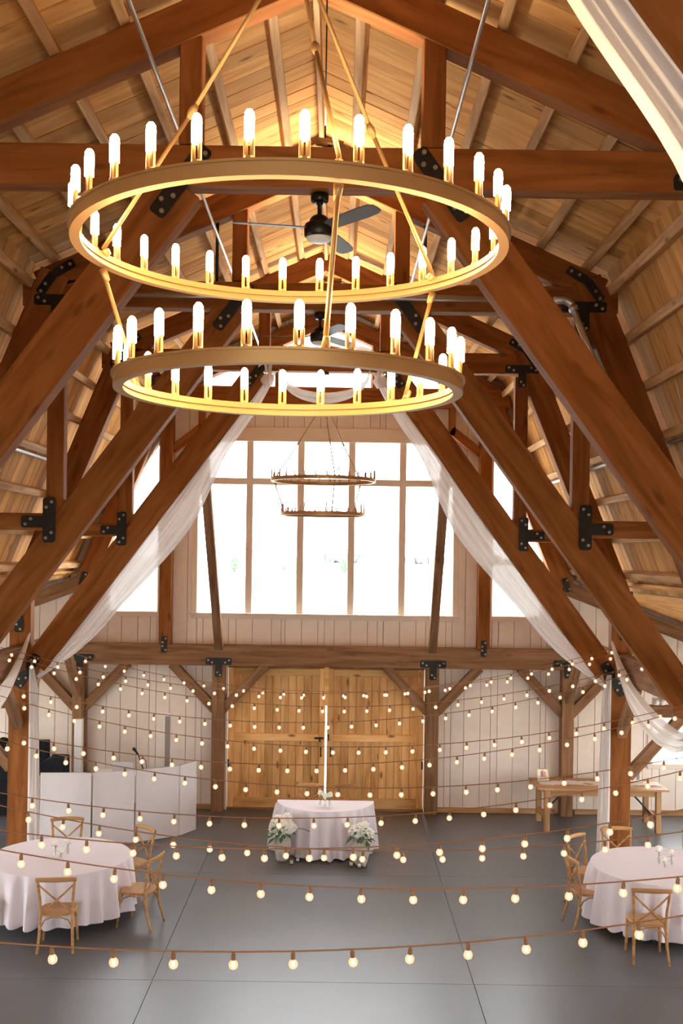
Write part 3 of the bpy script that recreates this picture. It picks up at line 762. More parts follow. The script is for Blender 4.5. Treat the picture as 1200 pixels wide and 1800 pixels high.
def strut_drape(sg, y, label, legs=True):
    t = thing('sheer_drape', label, 'drape', (XC, y, 0), 0, 'white sheer drapes on the trusses')
    cloth_strip('swag', [(sg * x, -0.02, z) for x, z in UP], [(sg * x, -0.05, z) for x, z in LO], 0.075, 4.0, t, ph=sg)
    k = Vector((sg * 0.83, -0.10, 7.40))
    cloth_strip('knot', [k + Vector((-0.10, 0, 0.18)), k + Vector((-0.05, 0, 0.02)), k + Vector((-0.13, -0.03, -0.10)), k + Vector((-0.05, 0, -0.20))],
                [k + Vector((0.06, 0, 0.17)), k + Vector((0.04, 0, 0.02)), k + Vector((0.10, -0.03, -0.08)), k + Vector((0.07, 0, -0.18))], 0.04, 2.5, t, n=20, m=18, pinch=0.8)
    if legs:
        e0, e1 = sg * 4.285, sg * 4.19
        cloth_strip('tail', [(e0, -0.15, 3.03), (e0, -0.17, 2.6), (e0, -0.18, 1.4), (e0 + sg * 0.0, -0.18, 0.03)],
                    [(e0 - sg * 0.07, -0.15, 3.02), (e0 - sg * 0.15, -0.17, 2.7), (e0 - sg * 0.18, -0.17, 1.4), (e0 - sg * 0.21, -0.18, 0.03)], 0.05, 3.5, t, n=40, m=28, pinch=0.7)
    return t
strut_drape(-1, YD, 'white sheer drape falling along the left strut of the farthest truss')
strut_drape(1, YD, 'white sheer drape falling along the right strut of the farthest truss')
strut_drape(-1, TRUSS_Y[0] - 0.06, 'sheer drape on the nearest truss, only its edge in the top left corner', False)
strut_drape(1, TRUSS_Y[0] - 0.06, 'large warm-lit sheer drape crossing the top right corner', False)
# swag in the middle of the far tie beam
t = thing('drape_swag', 'white sheer swag sagging under the middle of the farthest tie beam', 'drape', (XC, YD - 0.08, 0))
A = [(0.80 * math.cos(math.pi * k / 12) * -1, 0, 7.46 - 0.34 * math.sin(math.pi * k / 12) ** 0.9) for k in range(13)]
B = [(0.68 * math.cos(math.pi * k / 12) * -1, -0.03, 7.46 - 0.50 * math.sin(math.pi * k / 12) ** 0.9) for k in range(13)]
A = [(x * 0.82, y, z + 0.02) for x, y, z in A]
cloth_strip('swag', A, B, 0.05, 2.5, t, m=24, ph=0.6, pinch=0.6)
A = [(-0.98, 0.05, 7.60), (-0.7, 0.05, 7.80), (-0.4, 0.05, 7.86), (-0.1, 0.05, 7.78), (0.3, 0.05, 7.82), (0.6, 0.05, 7.85), (0.95, 0.05, 7.62)]
cloth_strip('top_drape', A, [(x, -0.06, z - 0.12) for x, y, z in A], 0.02, 2, t, m=16, pinch=0.8)
# swags along the posts towards the viewer
for sg, word in ((-1, 'left'), (1, 'right')):
    t = thing('post_swag', f'sheer swag looping from the {word} draped post towards the viewer', 'drape', (XC + sg * 4.25, 0, 0), 0, 'sheer swags between posts')
    zz = [(15.40, 3.52), (15.0, 3.22), (14.4, 2.92), (13.8, 2.76), (13.2, 2.66), (12.6, 2.62), (12.1, 2.66), (11.82, 3.2)]
    cloth_strip('swag', [(0, y, z + 0.02 + 0.09 * math.sin(math.pi * i / 7)) for i, (y, z) in enumerate(zz)],
                [(0.02 * sg, y, z - 0.06 - 0.17 * math.sin(math.pi * i / 7)) for i, (y, z) in enumerate(zz)], 0.05, 3.5, t, axis=Vector((1, 0, 0)), ph=sg)

# ------------------------------------------------------------------ string lights
Z_MID = [2.69, 2.78, 2.71, 2.64, 2.55, 2.51, 2.49, 2.42, 2.44, 2.71, 2.75, 2.71]
LA = [16.0, 14.2, 12.4, 10.7, 8.85, 6.9, 5.0]; RA = [15.5, 13.9, 11.6, 9.65, 7.6, 5.75]
bm = bmesh.new()
bm_lathe(bm, [(0.0, -0.0925), (0.010, -0.0875), (0.0195, -0.082), (0.0243, -0.068), (0.0225, -0.055), (0.014, -0.044), (0.011, -0.037)], 12, closed=False)
bmesh.ops.recalc_face_normals(bm, faces=bm.faces)
MG = bpy.data.meshes.new('bulb'); bm.to_mesh(MG); bm.free(); MG.shade_smooth(); MG.materials.append(GLOBE)
bm = bmesh.new(); bm_lathe(bm, [(0.0, -0.080), (0.006, -0.077), (0.0085, -0.068), (0.0075, -0.060), (0.003, -0.052), (0.0, -0.048)], 8)
bmesh.ops.recalc_face_normals(bm, faces=bm.faces)
MC = bpy.data.meshes.new('filament'); bm.to_mesh(MC); bm.free(); MC.shade_smooth(); MC.materials.append(CORE)
bm = bmesh.new(); bm_lathe(bm, [(0.0, -0.040), (0.0125, -0.040), (0.0115, -0.012), (0.007, -0.006), (0.006, 0.004), (0, 0.005)], 10)
bmesh.ops.recalc_face_normals(bm, faces=bm.faces)
MS = bpy.data.meshes.new('socket'); bm.to_mesh(MS); bm.free(); MS.materials.append(SOCKET)
ORD = ['farthest, just before the barn doors', 'second from the back', 'third from the back', 'fourth from the back', 'fifth from the back', 'sixth from the back, mid-room',
       'seventh from the back', 'eighth from the back', 'ninth from the back', 'third nearest to the viewer', 'second nearest to the viewer', 'nearest, lowest across the photo']
for i in range(12):
    yl = LA[(i + 1) // 2]; yr = RA[min(i // 2, 5)]
    t = thing('string_light', f'string of round amber bulbs, {ORD[i]}', 'string lights', (XC, (yl + yr) / 2, Z_MID[i]), 0, 'string lights across the hall')
    def pt(s): return Vector((4.35 * s, (yr - yl) / 2 * s, 0.66 * s * s))
    tube('wire', [pt(-1 + k / 20) for k in range(41)], 0.0045, WIRE, t, 6)
    L = 8.8; step = 0.305 / (L / 2); s = -1 + step * (0.3 + random.random() * 0.5)
    # line the bulbs up with the photo: one bulb of each strand at a known pixel column
    X0 = [401, 275 / 3 + 400, 257 / 3 + 400, 270 / 3 + 400, 415 / 3 + 400, 470 / 3 + 400, 424 / 3 + 400, 459 / 3 + 400, 517 / 3 + 400, 440 / 3 + 400, 448 / 3 + 400, 520][i]
    if i == 0: X0 = 400 + 290 / 3
    ym = (yl + yr) / 2; s0 = ((X0 - VX + 0.014 * 330) / F * ym - XC) / 4.35
    s0 = ((X0 - VX + 0.014 * 330) / F * (ym + (yr - yl) / 2 * s0) - XC) / 4.35
    k0 = math.ceil((-0.99 - s0) / step)
    s = s0 + k0 * step
    while s < 0.99:
        p = pt(s); wx = XC + p.x; wy = (yl + yr) / 2 + p.y
        if abs(wx) / wy < 0.36:
            b = link('bulb', MG, None, t, T(*p) @ Matrix.Rotation(random.uniform(-0.12, 0.12), 4, 'Y'))
            link('filament', MC, None, b); link('socket', MS, None, b)
        s += step

# ------------------------------------------------------------------ chairs
def make_chair():
    t = thing('cross_back_chair', 'x', 'chair')
    # seat: rounded trapezoid, chair faces +Y
    bm = bmesh.new(); pts = []
    for k in range(28):
        a = 2 * math.pi * k / 28; c, s = math.cos(a), math.sin(a)
        r = 1 / (abs(c) ** 3.2 + abs(s) ** 3.2) ** (1 / 3.2)
        x, y = 0.215 * r * c, 0.205 * r * s
        pts.append((x * (1 + 0.25 * y), y))
    for z, q in ((0.425, 0.96), (0.437, 1.0), (0.455, 1.0), (0.462, 0.96)):
        pass
    rings = [[bm.verts.new((x * q, y * q, z)) for x, y in pts] for z, q in ((0.425, 0.95), (0.434, 1.0), (0.452, 1.0), (0.460, 0.95))]
    for a, b in zip(rings, rings[1:]):
        for k in range(28): bm.faces.new((a[k], a[(k + 1) % 28], b[(k + 1) % 28], b[k]))
    bm.faces.new(rings[0][::-1]); bm.faces.new(rings[-1])
    st = finish('seat', bm, CHAIRW, t)
    bm = bmesh.new(); bm.faces.new([bm.verts.new((x * 0.80, y * 0.80, 0.4615)) for x, y in pts]); finish('woven_panel', bm, RATTAN, st)
    for s in (-1, 1):
        tube('front_leg', [(s * 0.185, 0.165, 0.43), (s * 0.19, 0.175, 0.25), (s * 0.205, 0.20, 0.0)], [0.019, 0.018, 0.014], CHAIRW, t, 8)
        tube('rear_leg', [(s * 0.205, -0.265, 0.0), (s * 0.19, -0.20, 0.22), (s * 0.183, -0.175, 0.43), (s * 0.188, -0.185, 0.60), (s * 0.205, -0.22, 0.78), (s * 0.212, -0.24, 0.865)], [0.015, 0.018, 0.019, 0.017, 0.016, 0.015], CHAIRW, t, 8)
        # arched braces under the seat
        tube('arch_brace', [(s * 0.190, 0.170, 0.29), (s * 0.186, 0.12, 0.37), (s * 0.18, 0.03, 0.405), (s * 0.18, -0.06, 0.40), (s * 0.186, -0.14, 0.36), (s * 0.188, -0.18, 0.28)], 0.009, CHAIRW, t, 6)
        # crossing bent slats of the back
        P0 = Vector((s * 0.200, -0.215, 0.80)); P1 = Vector((-s * 0.175, -0.178, 0.46)); n_ = Vector((0, -0.010 * s, 0))
        tube('cross_slat', [P0, P0.lerp(P1, 0.3) + Vector((0, -0.02, 0)) + n_, P0.lerp(P1, 0.55) + Vector((0, -0.018, 0)) + n_, P0.lerp(P1, 0.8) + n_, P1], 0.0115, CHAIRW, t, 8)
    tube('arch_brace', [(-0.190, 0.178, 0.27), (-0.14, 0.17, 0.37), (-0.05, 0.168, 0.405), (0.05, 0.168, 0.405), (0.14, 0.17, 0.37), (0.190, 0.178, 0.27)], 0.009, CHAIRW, t, 6)
    tube('arch_brace', [(-0.190, -0.188, 0.27), (-0.14, -0.18, 0.37), (-0.05, -0.175, 0.405), (0.05, -0.175, 0.405), (0.14, -0.18, 0.37), (0.190, -0.188, 0.27)], 0.009, CHAIRW, t, 6)
    # curved top rail
    bm = bmesh.new(); secs = []
    for k in range(13):
        u = -1 + k / 6; x = 0.235 * u; y = -0.275 + 0.040 * u * u; h_ = 0.030 - 0.007 * u * u; z = 0.868 + 0.006 * (1 - u * u)
        secs.append([bm.verts.new((x, y + dy, z + dz * h_)) for dy, dz in ((-0.011, -0.8), (-0.013, 0.7), (-0.006, 1), (0.006, 1), (0.013, 0.7), (0.011, -0.8))])
    for a, b in zip(secs, secs[1:]):
        for k in range(6): bm.faces.new((a[k], a[(k + 1) % 6], b[(k + 1) % 6], b[k]))
    bm.faces.new(secs[0][::-1]); bm.faces.new(secs[-1])
    finish('top_rail', bm, CHAIRW, t, smooth=True)
    return t
def copy_thing(root, loc, rz, label, group):
    r = root.copy(); C.objects.link(r); r.location = loc; r.rotation_euler = (0, 0, rz); r['label'] = label
    if group: r['group'] = group
    for ch in list(root.children):
        c = ch.copy(); C.objects.link(c); c.parent = r
        for g in ch.children:
            d = g.copy(); C.objects.link(d); d.parent = c
    return r
proto = None
def chair(x, y, face_to, label, group, twist=0.0):
    """stands at (x, y) and faces the point face_to"""
    global proto
    rz = math.atan2(face_to[1] - y, face_to[0] - x) - math.pi / 2 + twist
    if proto is None:
        proto = make_chair(); proto.location = (x, y, 0); proto.rotation_euler = (0, 0, rz); proto['label'] = label; proto['group'] = group
        return proto
    return copy_thing(proto, (x, y, 0), rz, label, group)
LT = (-3.57, 13.74); RT = (4.26, 13.66)
GL, GR, GC = 'chairs around the left round table', 'chairs around the right round table', 'chairs behind the half-round table'
chair(-3.29, 12.62, (-3.42, 13.7), 'crossback chair before the left round table, its back to the viewer', GL)
chair(-2.48, 13.42, LT, 'crossback chair right of the left round table, seen from the side', GL, 0.02)
chair(-2.80, 14.55, LT, 'crossback chair behind right of the left round table, in front of the white panels', GL)
chair(-3.80, 14.93, LT, 'crossback chair behind the left round table, facing the viewer', GL)
chair(-4.38, 12.94, LT, 'crossback chair left of the left round table, cut off by the left edge', GL)
chair(3.73, 12.52, (3.80, 13.6), 'crossback chair before the right round table, its back to the viewer', GR)
chair(3.29, 13.62, RT, 'crossback chair left of the right round table, seen from the side', GR, 0.12)
chair(3.51, 14.44, RT, 'crossback chair at the back left of the right round table, by the hanging drape', GR)
chair(4.06, 14.82, (4.2, 13.66), 'crossback chair behind the right round table, before the timber post', GR)
chair(5.02, 14.72, RT, 'crossback chair behind the right round table, cut off by the right edge', GR)
chair(4.72, 12.86, RT, 'crossback chair at the front right of the right round table, cut off by the edge', GR, 0.25)
chair(at(544, 1400, 17.36).x, 17.36, (at(544, 1400, 17.3).x, 10), 'left crossback chair behind the half-round table, before the barn doors', GC)
chair(at(609, 1400, 17.36).x, 17.36, (at(609, 1400, 17.3).x, 10), 'right crossback chair behind the half-round table, before the barn doors', GC)

# ------------------------------------------------------------------ tables and cloths
def cloth(loc, R, zt, zb, angles, folds, flare, label, flat=False, rot=0.0, seed=1, amp=0.075):
    """draped cloth over a round (or half-round) top"""
    rnd = random.Random(seed); n = 260; bm = bmesh.new()
    ph = [rnd.uniform(0, 6.28) for _ in range(4)]
    def radius(a): return R
    def outline(k):
        a = 2 * math.pi * k / n
        if not flat: return R * math.cos(a), R * math.sin(a), math.cos(a), math.sin(a)
        # half-round: curved side towards -Y, straight side at y = 0
        if k <= n * 5 // 8:
            b = math.pi + math.pi * k / (n * 5 // 8); return R * math.cos(b), R * math.sin(b), math.cos(b), math.sin(b)
        f = (k - (n * 5 // 8)) / (n - n // 2 - 20); return R * (1 - 2 * f), 0.0, 0.0, 1.0
    lev = [(0.0, zt, 0)] ; rows = []
    c = bm.verts.new((0, -0.35 * R if flat else 0, zt))
    levels = [(0.97, zt, 0.0), (1.0, zt - 0.001, 0.0), (1.004, zt - 0.020, 0.05)] + [(1.004 + flare * (q / 12), zt - 0.018 - (zt - 0.020 - zb) * q / 12, (q / 12) ** 0.5) for q in range(1, 13)]
    for (rm, z, f) in levels:
        row = []
        for k in range(n):
            x, y, nx, ny = outline(k); u = 2 * math.pi * k / n
            wv = (0.75 + 0.25 * math.sin(5 * u + ph[1])) * math.sin(folds * u + ph[0] + 0.9 * math.sin(3 * u + ph[3])) + 0.2 * math.sin((folds + 9) * u + ph[1]) + 0.2 * math.sin(3 * u + ph[2])
            off = (rm - 1) * R + amp * f * wv
            zz = z + (0.018 * math.sin(folds * u + ph[0] + 0.7) * f if f > 0.9 else 0)
            row.append(bm.verts.new((x * min(rm, 1) + nx * off if rm > 1 else x * rm, (y * min(rm, 1) + ny * off) if rm > 1 else y * rm, zz)))
        rows.append(row)
    for k in range(n): bm.faces.new((c, rows[0][k], rows[0][(k + 1) % n]))
    for a, b in zip(rows, rows[1:]):
        for k in range(n): bm.faces.new((a[k], b[k], b[(k + 1) % n], a[(k + 1) % n]))
    o = finish('tablecloth', bm, LINEN, None, smooth=True); o.data.set_sharp_from_angle(angle=math.radians(50)); o.location = loc; o.rotation_euler = (0, 0, rot)
    return tag(o, label, 'tablecloth')
def round_table(p, label, clabel, seed, zb):
    t = thing('round_table', label, 'table', (p[0], p[1], 0), 0, 'round dining tables')
    lathe('tabletop', [(0.0, 0.72), (0.89, 0.72), (0.895, 0.735), (0.89, 0.75), (0, 0.75)], TABLEW, t, 40, smooth=False)
    for k in range(4):
        a = math.pi / 4 + k * math.pi / 2 + 0.35
        tube('leg', [(0.62 * math.cos(a), 0.62 * math.sin(a), 0.72), (0.66 * math.cos(a), 0.66 * math.sin(a), 0.0)], 0.014, PIPE, t, 8)
    cloth((p[0], p[1], 0), 0.905, 0.762, zb, None, 25, 0.05, clabel, seed=seed, amp=0.088)
round_table(LT, 'round folding table at the left, hidden under its white cloth', 'white cloth draped over the left round table', 3, 0.13)
round_table(RT, 'round folding table at the right, hidden under its white cloth', 'white cloth draped over the right round table', 5, 0.10)
HT = (-0.145, 17.04)
t = thing('half_round_table', 'half-round table in front of the barn doors, hidden under its white cloth', 'table', (HT[0], HT[1], 0))
bm = bmesh.new(); pts = [(0.71 * math.cos(math.pi + math.pi * k / 24), -0.03 + 0.68 * math.sin(math.pi + math.pi * k / 24)) for k in range(25)]
lo = [bm.verts.new((x, y, 0.72)) for x, y in pts]; hi = [bm.verts.new((x, y, 0.75)) for x, y in pts]; bm.faces.new(lo[::-1]); bm.faces.new(hi)
for i in range(25): bm.faces.new((lo[i], lo[(i + 1) % 25], hi[(i + 1) % 25], hi[i]))
finish('tabletop', bm, TABLEW, t)
for x, y in ((-0.5, -0.12), (0.5, -0.12), (-0.3, -0.52), (0.3, -0.52)): tube('leg', [(x, y, 0.72), (x, y, 0)], 0.014, PIPE, t, 8)
cloth((HT[0], HT[1], 0), 0.775, 0.762, 0.03, None, 19, 0.06, 'white cloth draped over the half-round table in the middle', True, seed=8, amp=0.105)

# farm table at the right with lace runner and pictures
fx0, fx1 = at(945, 1389, 18.15).x, at(1176, 1384, 18.15).x
FT = thing('farm_table', 'wooden farm table against the white end wall, behind the right post', 'table', ((fx0 + fx1) / 2, 18.58, 0))
W = fx1 - fx0
nb = 5; D = 0.88
for k in range(nb):
    beam('top_plank', (-W / 2, -D / 2 + D / nb * (k + 0.5), 0.745), (W / 2, -D / 2 + D / nb * (k + 0.5), 0.745), D / nb - 0.004, 0.035, TABLEW, FT, bev=0.004)
for y in (-D / 2 + 0.07, D / 2 - 0.07): beam('apron', (-W / 2 + 0.16, y, 0.675), (W / 2 - 0.16, y, 0.675), 0.03, 0.10, TABLEW, FT)
for s in (-1, 1):
    beam('apron', (s * (W / 2 - 0.17), -D / 2 + 0.09, 0.675), (s * (W / 2 - 0.17), D / 2 - 0.09, 0.675), 0.03, 0.10, TABLEW, FT, up=(1, 0, 0))
    for y in (-D / 2 + 0.07, D / 2 - 0.07): beam('leg', (s * (W / 2 - 0.17), y, 0.0), (s * (W / 2 - 0.17), y, 0.725), 0.09, 0.09, TABLEW, FT, bev=0.006)
    beam('stretcher', (s * (W / 2 - 0.17), -D / 2 + 0.115, 0.22), (s * (W / 2 - 0.17), D / 2 - 0.115, 0.22), 0.05, 0.09, TABLEW, FT, up=(1, 0, 0))
    beam('folding_brace', (s * (W / 2 - 0.19), 0, 0.25), (s * (W / 2 - 0.62), 0, 0.70), 0.02, 0.03, STEEL, FT)
bm = bmesh.new(); nx = 60
def runner_z(x): return 0.764 + 0.006 * (1 + math.sin(9 * x)) 
rowv = []
for i in range(nx + 1):
    x = -W / 2 + 0.10 + (W - 0.14) * i / nx
    e = 0.02 * math.sin(i * 1.9) + 0.012 * math.sin(i * 0.7)
    rowv.append([bm.verts.new((x, y, runner_z(x) + 0.004 * math.sin(14 * y + x * 5))) for y in (-0.16 + e, -0.08, 0.0, 0.08, 0.17 - e)])
for a, b in zip(rowv, rowv[1:]):
    for k in range(4): bm.faces.new((a[k], a[k + 1], b[k + 1], b[k]))
rn = finish('lace_runner', bm, LACE, None, smooth=True); rn.location = FT.location; tag(rn, 'crumpled white lace runner along the farm table', 'table runner')
def picture(x, y, w_, h_, cols, label, rot):
    t = thing('photo_frame', label, 'photo frame', (x, y, 0.785), rot, 'framed photos on the farm table')
    tl = Matrix.Rotation(math.radians(-14), 4, 'X')
    for a, b in (((-w_ / 2, 0), (-w_ / 2, h_)), ((w_ / 2, 0), (w_ / 2, h_)), ((-w_ / 2, 0.006), (w_ / 2, 0.006)), ((-w_ / 2, h_ - 0.006), (w_ / 2, h_ - 0.006))):
        beam('frame_bar', tl @ Vector((a[0], 0, a[1])), tl @ Vector((b[0], 0, b[1])), 0.02, 0.016, GOLDF, t)
    bm = bmesh.new(); bm_box(bm, w_, 0.006, h_, (0, 0.005, h_ / 2), tl); pb = finish('photo', bm, plain('photo_paper', (0.82, 0.78, 0.72), 0.4), t)
    for i, (cx, czp, sx, sz, col) in enumerate(cols):
        bm = bmesh.new(); bm_prism(bm, rounded(cx * w_, czp * h_, sx * w_, sz * h_, min(sx * w_, sz * h_) * 0.45), -0.0005 - 0.0006 * i, 0.002)
        for v in bm.verts: v.co = tl @ v.co
        finish('print_patch', bm, plain('photo_ink', col, 0.4), pb)
    beam('easel_leg', (0, 0.03, h_ * 0.7), (0, 0.13, 0.0), 0.02, 0.008, GOLDF, t)
p = at(955, 1372, 18.6); picture(p.x, 18.62, 0.20, 0.22, [(0, 0.25, 0.9, 0.4, (0.5, 0.42, 0.30)), (-0.08, 0.55, 0.22, 0.5, (0.30, 0.10, 0.08)), (0.14, 0.5, 0.25, 0.5, (0.62, 0.2, 0.14)), (0.0, 0.80, 0.14, 0.16, (0.5, 0.3, 0.22))], 'small gold framed photo at the left end of the farm table', 0.18)
p = at(1119, 1362, 18.6); picture(p.x, 18.62, 0.22, 0.27, [(0.1, 0.45, 0.3, 0.6, (0.25, 0.25, 0.28)), (-0.15, 0.45, 0.3, 0.55, (0.74, 0.72, 0.70)), (0.05, 0.8, 0.14, 0.14, (0.4, 0.3, 0.25))], 'pale framed photo on the farm table, right of the timber post', -0.12)

# ------------------------------------------------------------------ flowers
def blob_bm(bm, c, r, rnd, sub=1, jag=0.25):
    q = bmesh.ops.create_icosphere(bm, subdivisions=sub, radius=r)
    for v in q['verts']: v.co = Vector(c) + v.co * (1 + rnd.uniform(-jag, jag))
def leaf_bm(bm, p, d, L, w_):
    d = Vector(d).normalized(); s = d.cross(Vector((0, 0, 1))); s = s.normalized() if s.length > 0.01 else Vector((1, 0, 0)); up = s.cross(d)
    P = Vector(p); a = bm.verts.new(P); b = bm.verts.new(P + d * L * 0.5 + s * w_ - up * 0.0); c = bm.verts.new(P + d * L - up * L * 0.15); e = bm.verts.new(P + d * L * 0.5 - s * w_); m = bm.verts.new(P + d * L * 0.5 + up * w_ * 0.35)
    bm.faces.new((a, b, m)); bm.faces.new((b, c, m)); bm.faces.new((c, e, m)); bm.faces.new((e, a, m))
def floret_head(name, c, r, parent, rnd, n=26):
    bm = bmesh.new()
    for k in range(n):
        z = 1 - 2 * (k + 0.5) / n; a = 2.4 * k; q = math.sqrt(1 - z * z); v = Vector((q * math.cos(a), q * math.sin(a), z)) * r * rnd.uniform(0.82, 1.05)
        blob_bm(bm, Vector(c) + v, r * 0.34, rnd, 1, 0.2)
    blob_bm(bm, c, r * 0.75, rnd, 1, 0.05)
    return finish(name, bm, PETAL, parent)
def big_vase(loc, prof, label, heads, leaves, seed, twig=False):
    rnd = random.Random(seed); t = thing('flower_vase', label, 'vase', loc, 0, 'stoneware flower vases by the half-round table')
    lathe('jar', prof, STONEW, t, 24, closed=True)
    for (x, y, z, r) in heads: floret_head('hydrangea_head', (x, y, z), r, t, rnd)
    for (x, y, z, dx, dy, dz, L) in leaves:
        bm = bmesh.new(); leaf_bm(bm, (x, y, z), (dx, dy, dz), L, L * 0.28); finish('leaf', bm, LEAF, t)
    for k in range(7):
        a = rnd.uniform(3.4, 6.0); z = rnd.uniform(0.46, 0.62); bm = bmesh.new(); leaf_bm(bm, (0.13 * math.cos(a), 0.13 * math.sin(a), z), (math.cos(a), math.sin(a), rnd.uniform(-0.6, 0.8)), 0.11, 0.028); finish('leaf', bm, LEAF, t)
    if twig: tube('twig', [(0.10, 0, 0.48), (0.22, 0, 0.50), (0.34, -0.02, 0.49), (0.42, -0.03, 0.46), (0.45, -0.03, 0.41)], [0.007, 0.006, 0.006, 0.009, 0.006], STEM, t, 6)
    return t
J1 = [(0.0, 0), (0.075, 0.0), (0.095, 0.03), (0.13, 0.18), (0.138, 0.28), (0.12, 0.34), (0.06, 0.37), (0.055, 0.40), (0.065, 0.41), (0.045, 0.41), (0.04, 0.36), (0, 0.35)]
J2 = [(0.0, 0), (0.08, 0.0), (0.10, 0.03), (0.13, 0.16), (0.14, 0.30), (0.125, 0.36), (0.105, 0.39), (0.11, 0.40), (0.09, 0.40), (0.085, 0.36), (0, 0.34)]
def ring_heads(n, R, z, r, rnd, squash=0.7):
    out = [(0, 0, z + 0.05, r)]
    for k in range(n):
        a = 2 * math.pi * k / n + rnd.uniform(-0.2, 0.2); out.append((R * math.cos(a), R * squash * math.sin(a), z + rnd.uniform(-0.04, 0.05), r * rnd.uniform(0.8, 1.05)))
    return out
r_ = random.Random(4)
lv = lambda n, R, z, s: [(R * math.cos(a) * 0.6, R * math.sin(a) * 0.6, z, math.cos(a), math.sin(a), -0.15, s) for a in [2 * math.pi * k / n + r_.uniform(-0.3, 0.3) for k in range(n)]]
big_vase((-0.80, 16.28, 0), J1, 'white stoneware jar of white hydrangeas left of the half-round table', ring_heads(7, 0.135, 0.54, 0.085, r_) + [(-0.02, -0.05, 0.43, 0.06), (0.07, 0, 0.66, 0.07), (-0.09, 0.02, 0.62, 0.07)],
         lv(9, 0.16, 0.43, 0.14) + [(-0.12, -0.05, 0.40, -1, -0.1, -0.35, 0.20), (-0.10, -0.08, 0.38, -0.8, -0.4, -0.5, 0.18), (-0.14, 0, 0.42, -1, 0.2, -0.2, 0.20), (0.0, -0.1, 0.40, -0.2, -0.6, -0.7, 0.12), (0.03, 0, 0.72, 0.2, 0, 1, 0.09)], 2, True)
big_vase((0.41, 16.12, 0), J2, 'wide white stoneware jar of white hydrangeas right of the half-round table', ring_heads(6, 0.115, 0.50, 0.078, r_) + [(0.05, 0, 0.58, 0.07)],
         lv(9, 0.15, 0.42, 0.15) + [(0.17, 0, 0.47, 1, 0, 0.1, 0.14), (-0.12, -0.06, 0.42, -0.9, -0.2, -0.5, 0.16), (0.08, -0.1, 0.40, 0.3, -0.6, -0.8, 0.16)], 3)
def bud_vase(loc, h, head_z, lean, label, group, rose=False):
    rnd = random.Random(int(loc[0] * 991)); t = thing('bud_vase', label, 'vase', loc, rnd.uniform(0, 6), group)
    lathe('glass', [(0.0, 0), (0.022, 0), (0.026, 0.01), (0.027, h * 0.5), (0.017, h * 0.75), (0.019, h), (0.016, h), (0.014, h * 0.75), (0.023, h * 0.5), (0.02, 0.012), (0, 0.012)], VASEG, t, 14)
    e = Vector((lean, 0, head_z)); tube('stem', [(0, 0, 0.015), (lean * 0.4, 0, head_z * 0.5), tuple(e)], 0.0035, STEM, t, 6)
    floret_head('bloom', e, 0.032 if not rose else 0.040, t, rnd, 16)
    bm = bmesh.new()
    for k in range(3): leaf_bm(bm, (lean * 0.6, 0, head_z * (0.55 + 0.1 * k)), (math.cos(k * 2.1), math.sin(k * 2.1), 0.5), 0.06, 0.013)
    finish('leaves', bm, LEAF, t)
G = 'bud vases on the tables'
for (px, py, Y, h, hz, ln, lab, ro) in (
    (97, 1505, 13.75, 0.12, 0.17, -0.01, 'left glass bud vase on the left round table', False),
    (119, 1503, 13.80, 0.13, 0.19, 0.01, 'taller right glass bud vase on the left round table', True),
    (107, 1508, 13.62, 0.09, 0.10, 0.0, 'low front glass bud vase on the left round table', False),
    (1158, 1520, 13.72, 0.13, 0.20, -0.01, 'left glass bud vase on the right round table', True),
    (1180, 1522, 13.68, 0.12, 0.18, 0.01, 'right glass bud vase on the right round table', False),
    (1168, 1524, 13.56, 0.09, 0.10, 0.0, 'low front glass bud vase on the right round table', False),
    (562, 1418, 16.66, 0.12, 0.20, -0.02, 'left glass bud vase on the half-round table', True),
    (571, 1420, 16.58, 0.11, 0.18, 0.0, 'middle glass bud vase on the half-round table', True),
    (579, 1419, 16.62, 0.12, 0.19, 0.02, 'right glass bud vase on the half-round table', True)):
    p = at(px, py, Y); bud_vase((p.x, Y, 0.764), h, hz, ln, lab, G, ro)
for (px, Y, h, lab) in ((512, 16.08, 0.16, 'glass candle cylinder in front of the left flower jar'), (523, 16.22, 0.19, 'glass candle cylinder right of the left flower jar'),
                        (617, 16.02, 0.15, 'glass candle cylinder left of the right flower jar'), (631, 15.94, 0.15, 'glass candle cylinder in front of the right flower jar'), (640, 15.98, 0.17, 'glass candle cylinder at the right of the right flower jar')):
    p = at(px, 1515, Y); t = thing('candle_cylinder', lab, 'candle', (p.x, Y, 0), 0, 'candle cylinders on the floor')
    lathe('glass', [(0.0, 0), (0.040, 0), (0.042, 0.006), (0.042, h), (0.039, h), (0.039, 0.01), (0, 0.01)], VASEG, t, 16)
    lathe('candle', [(0.0, 0.012), (0.026, 0.012), (0.026, 0.055), (0.0, 0.058)], WAX, t, 12)

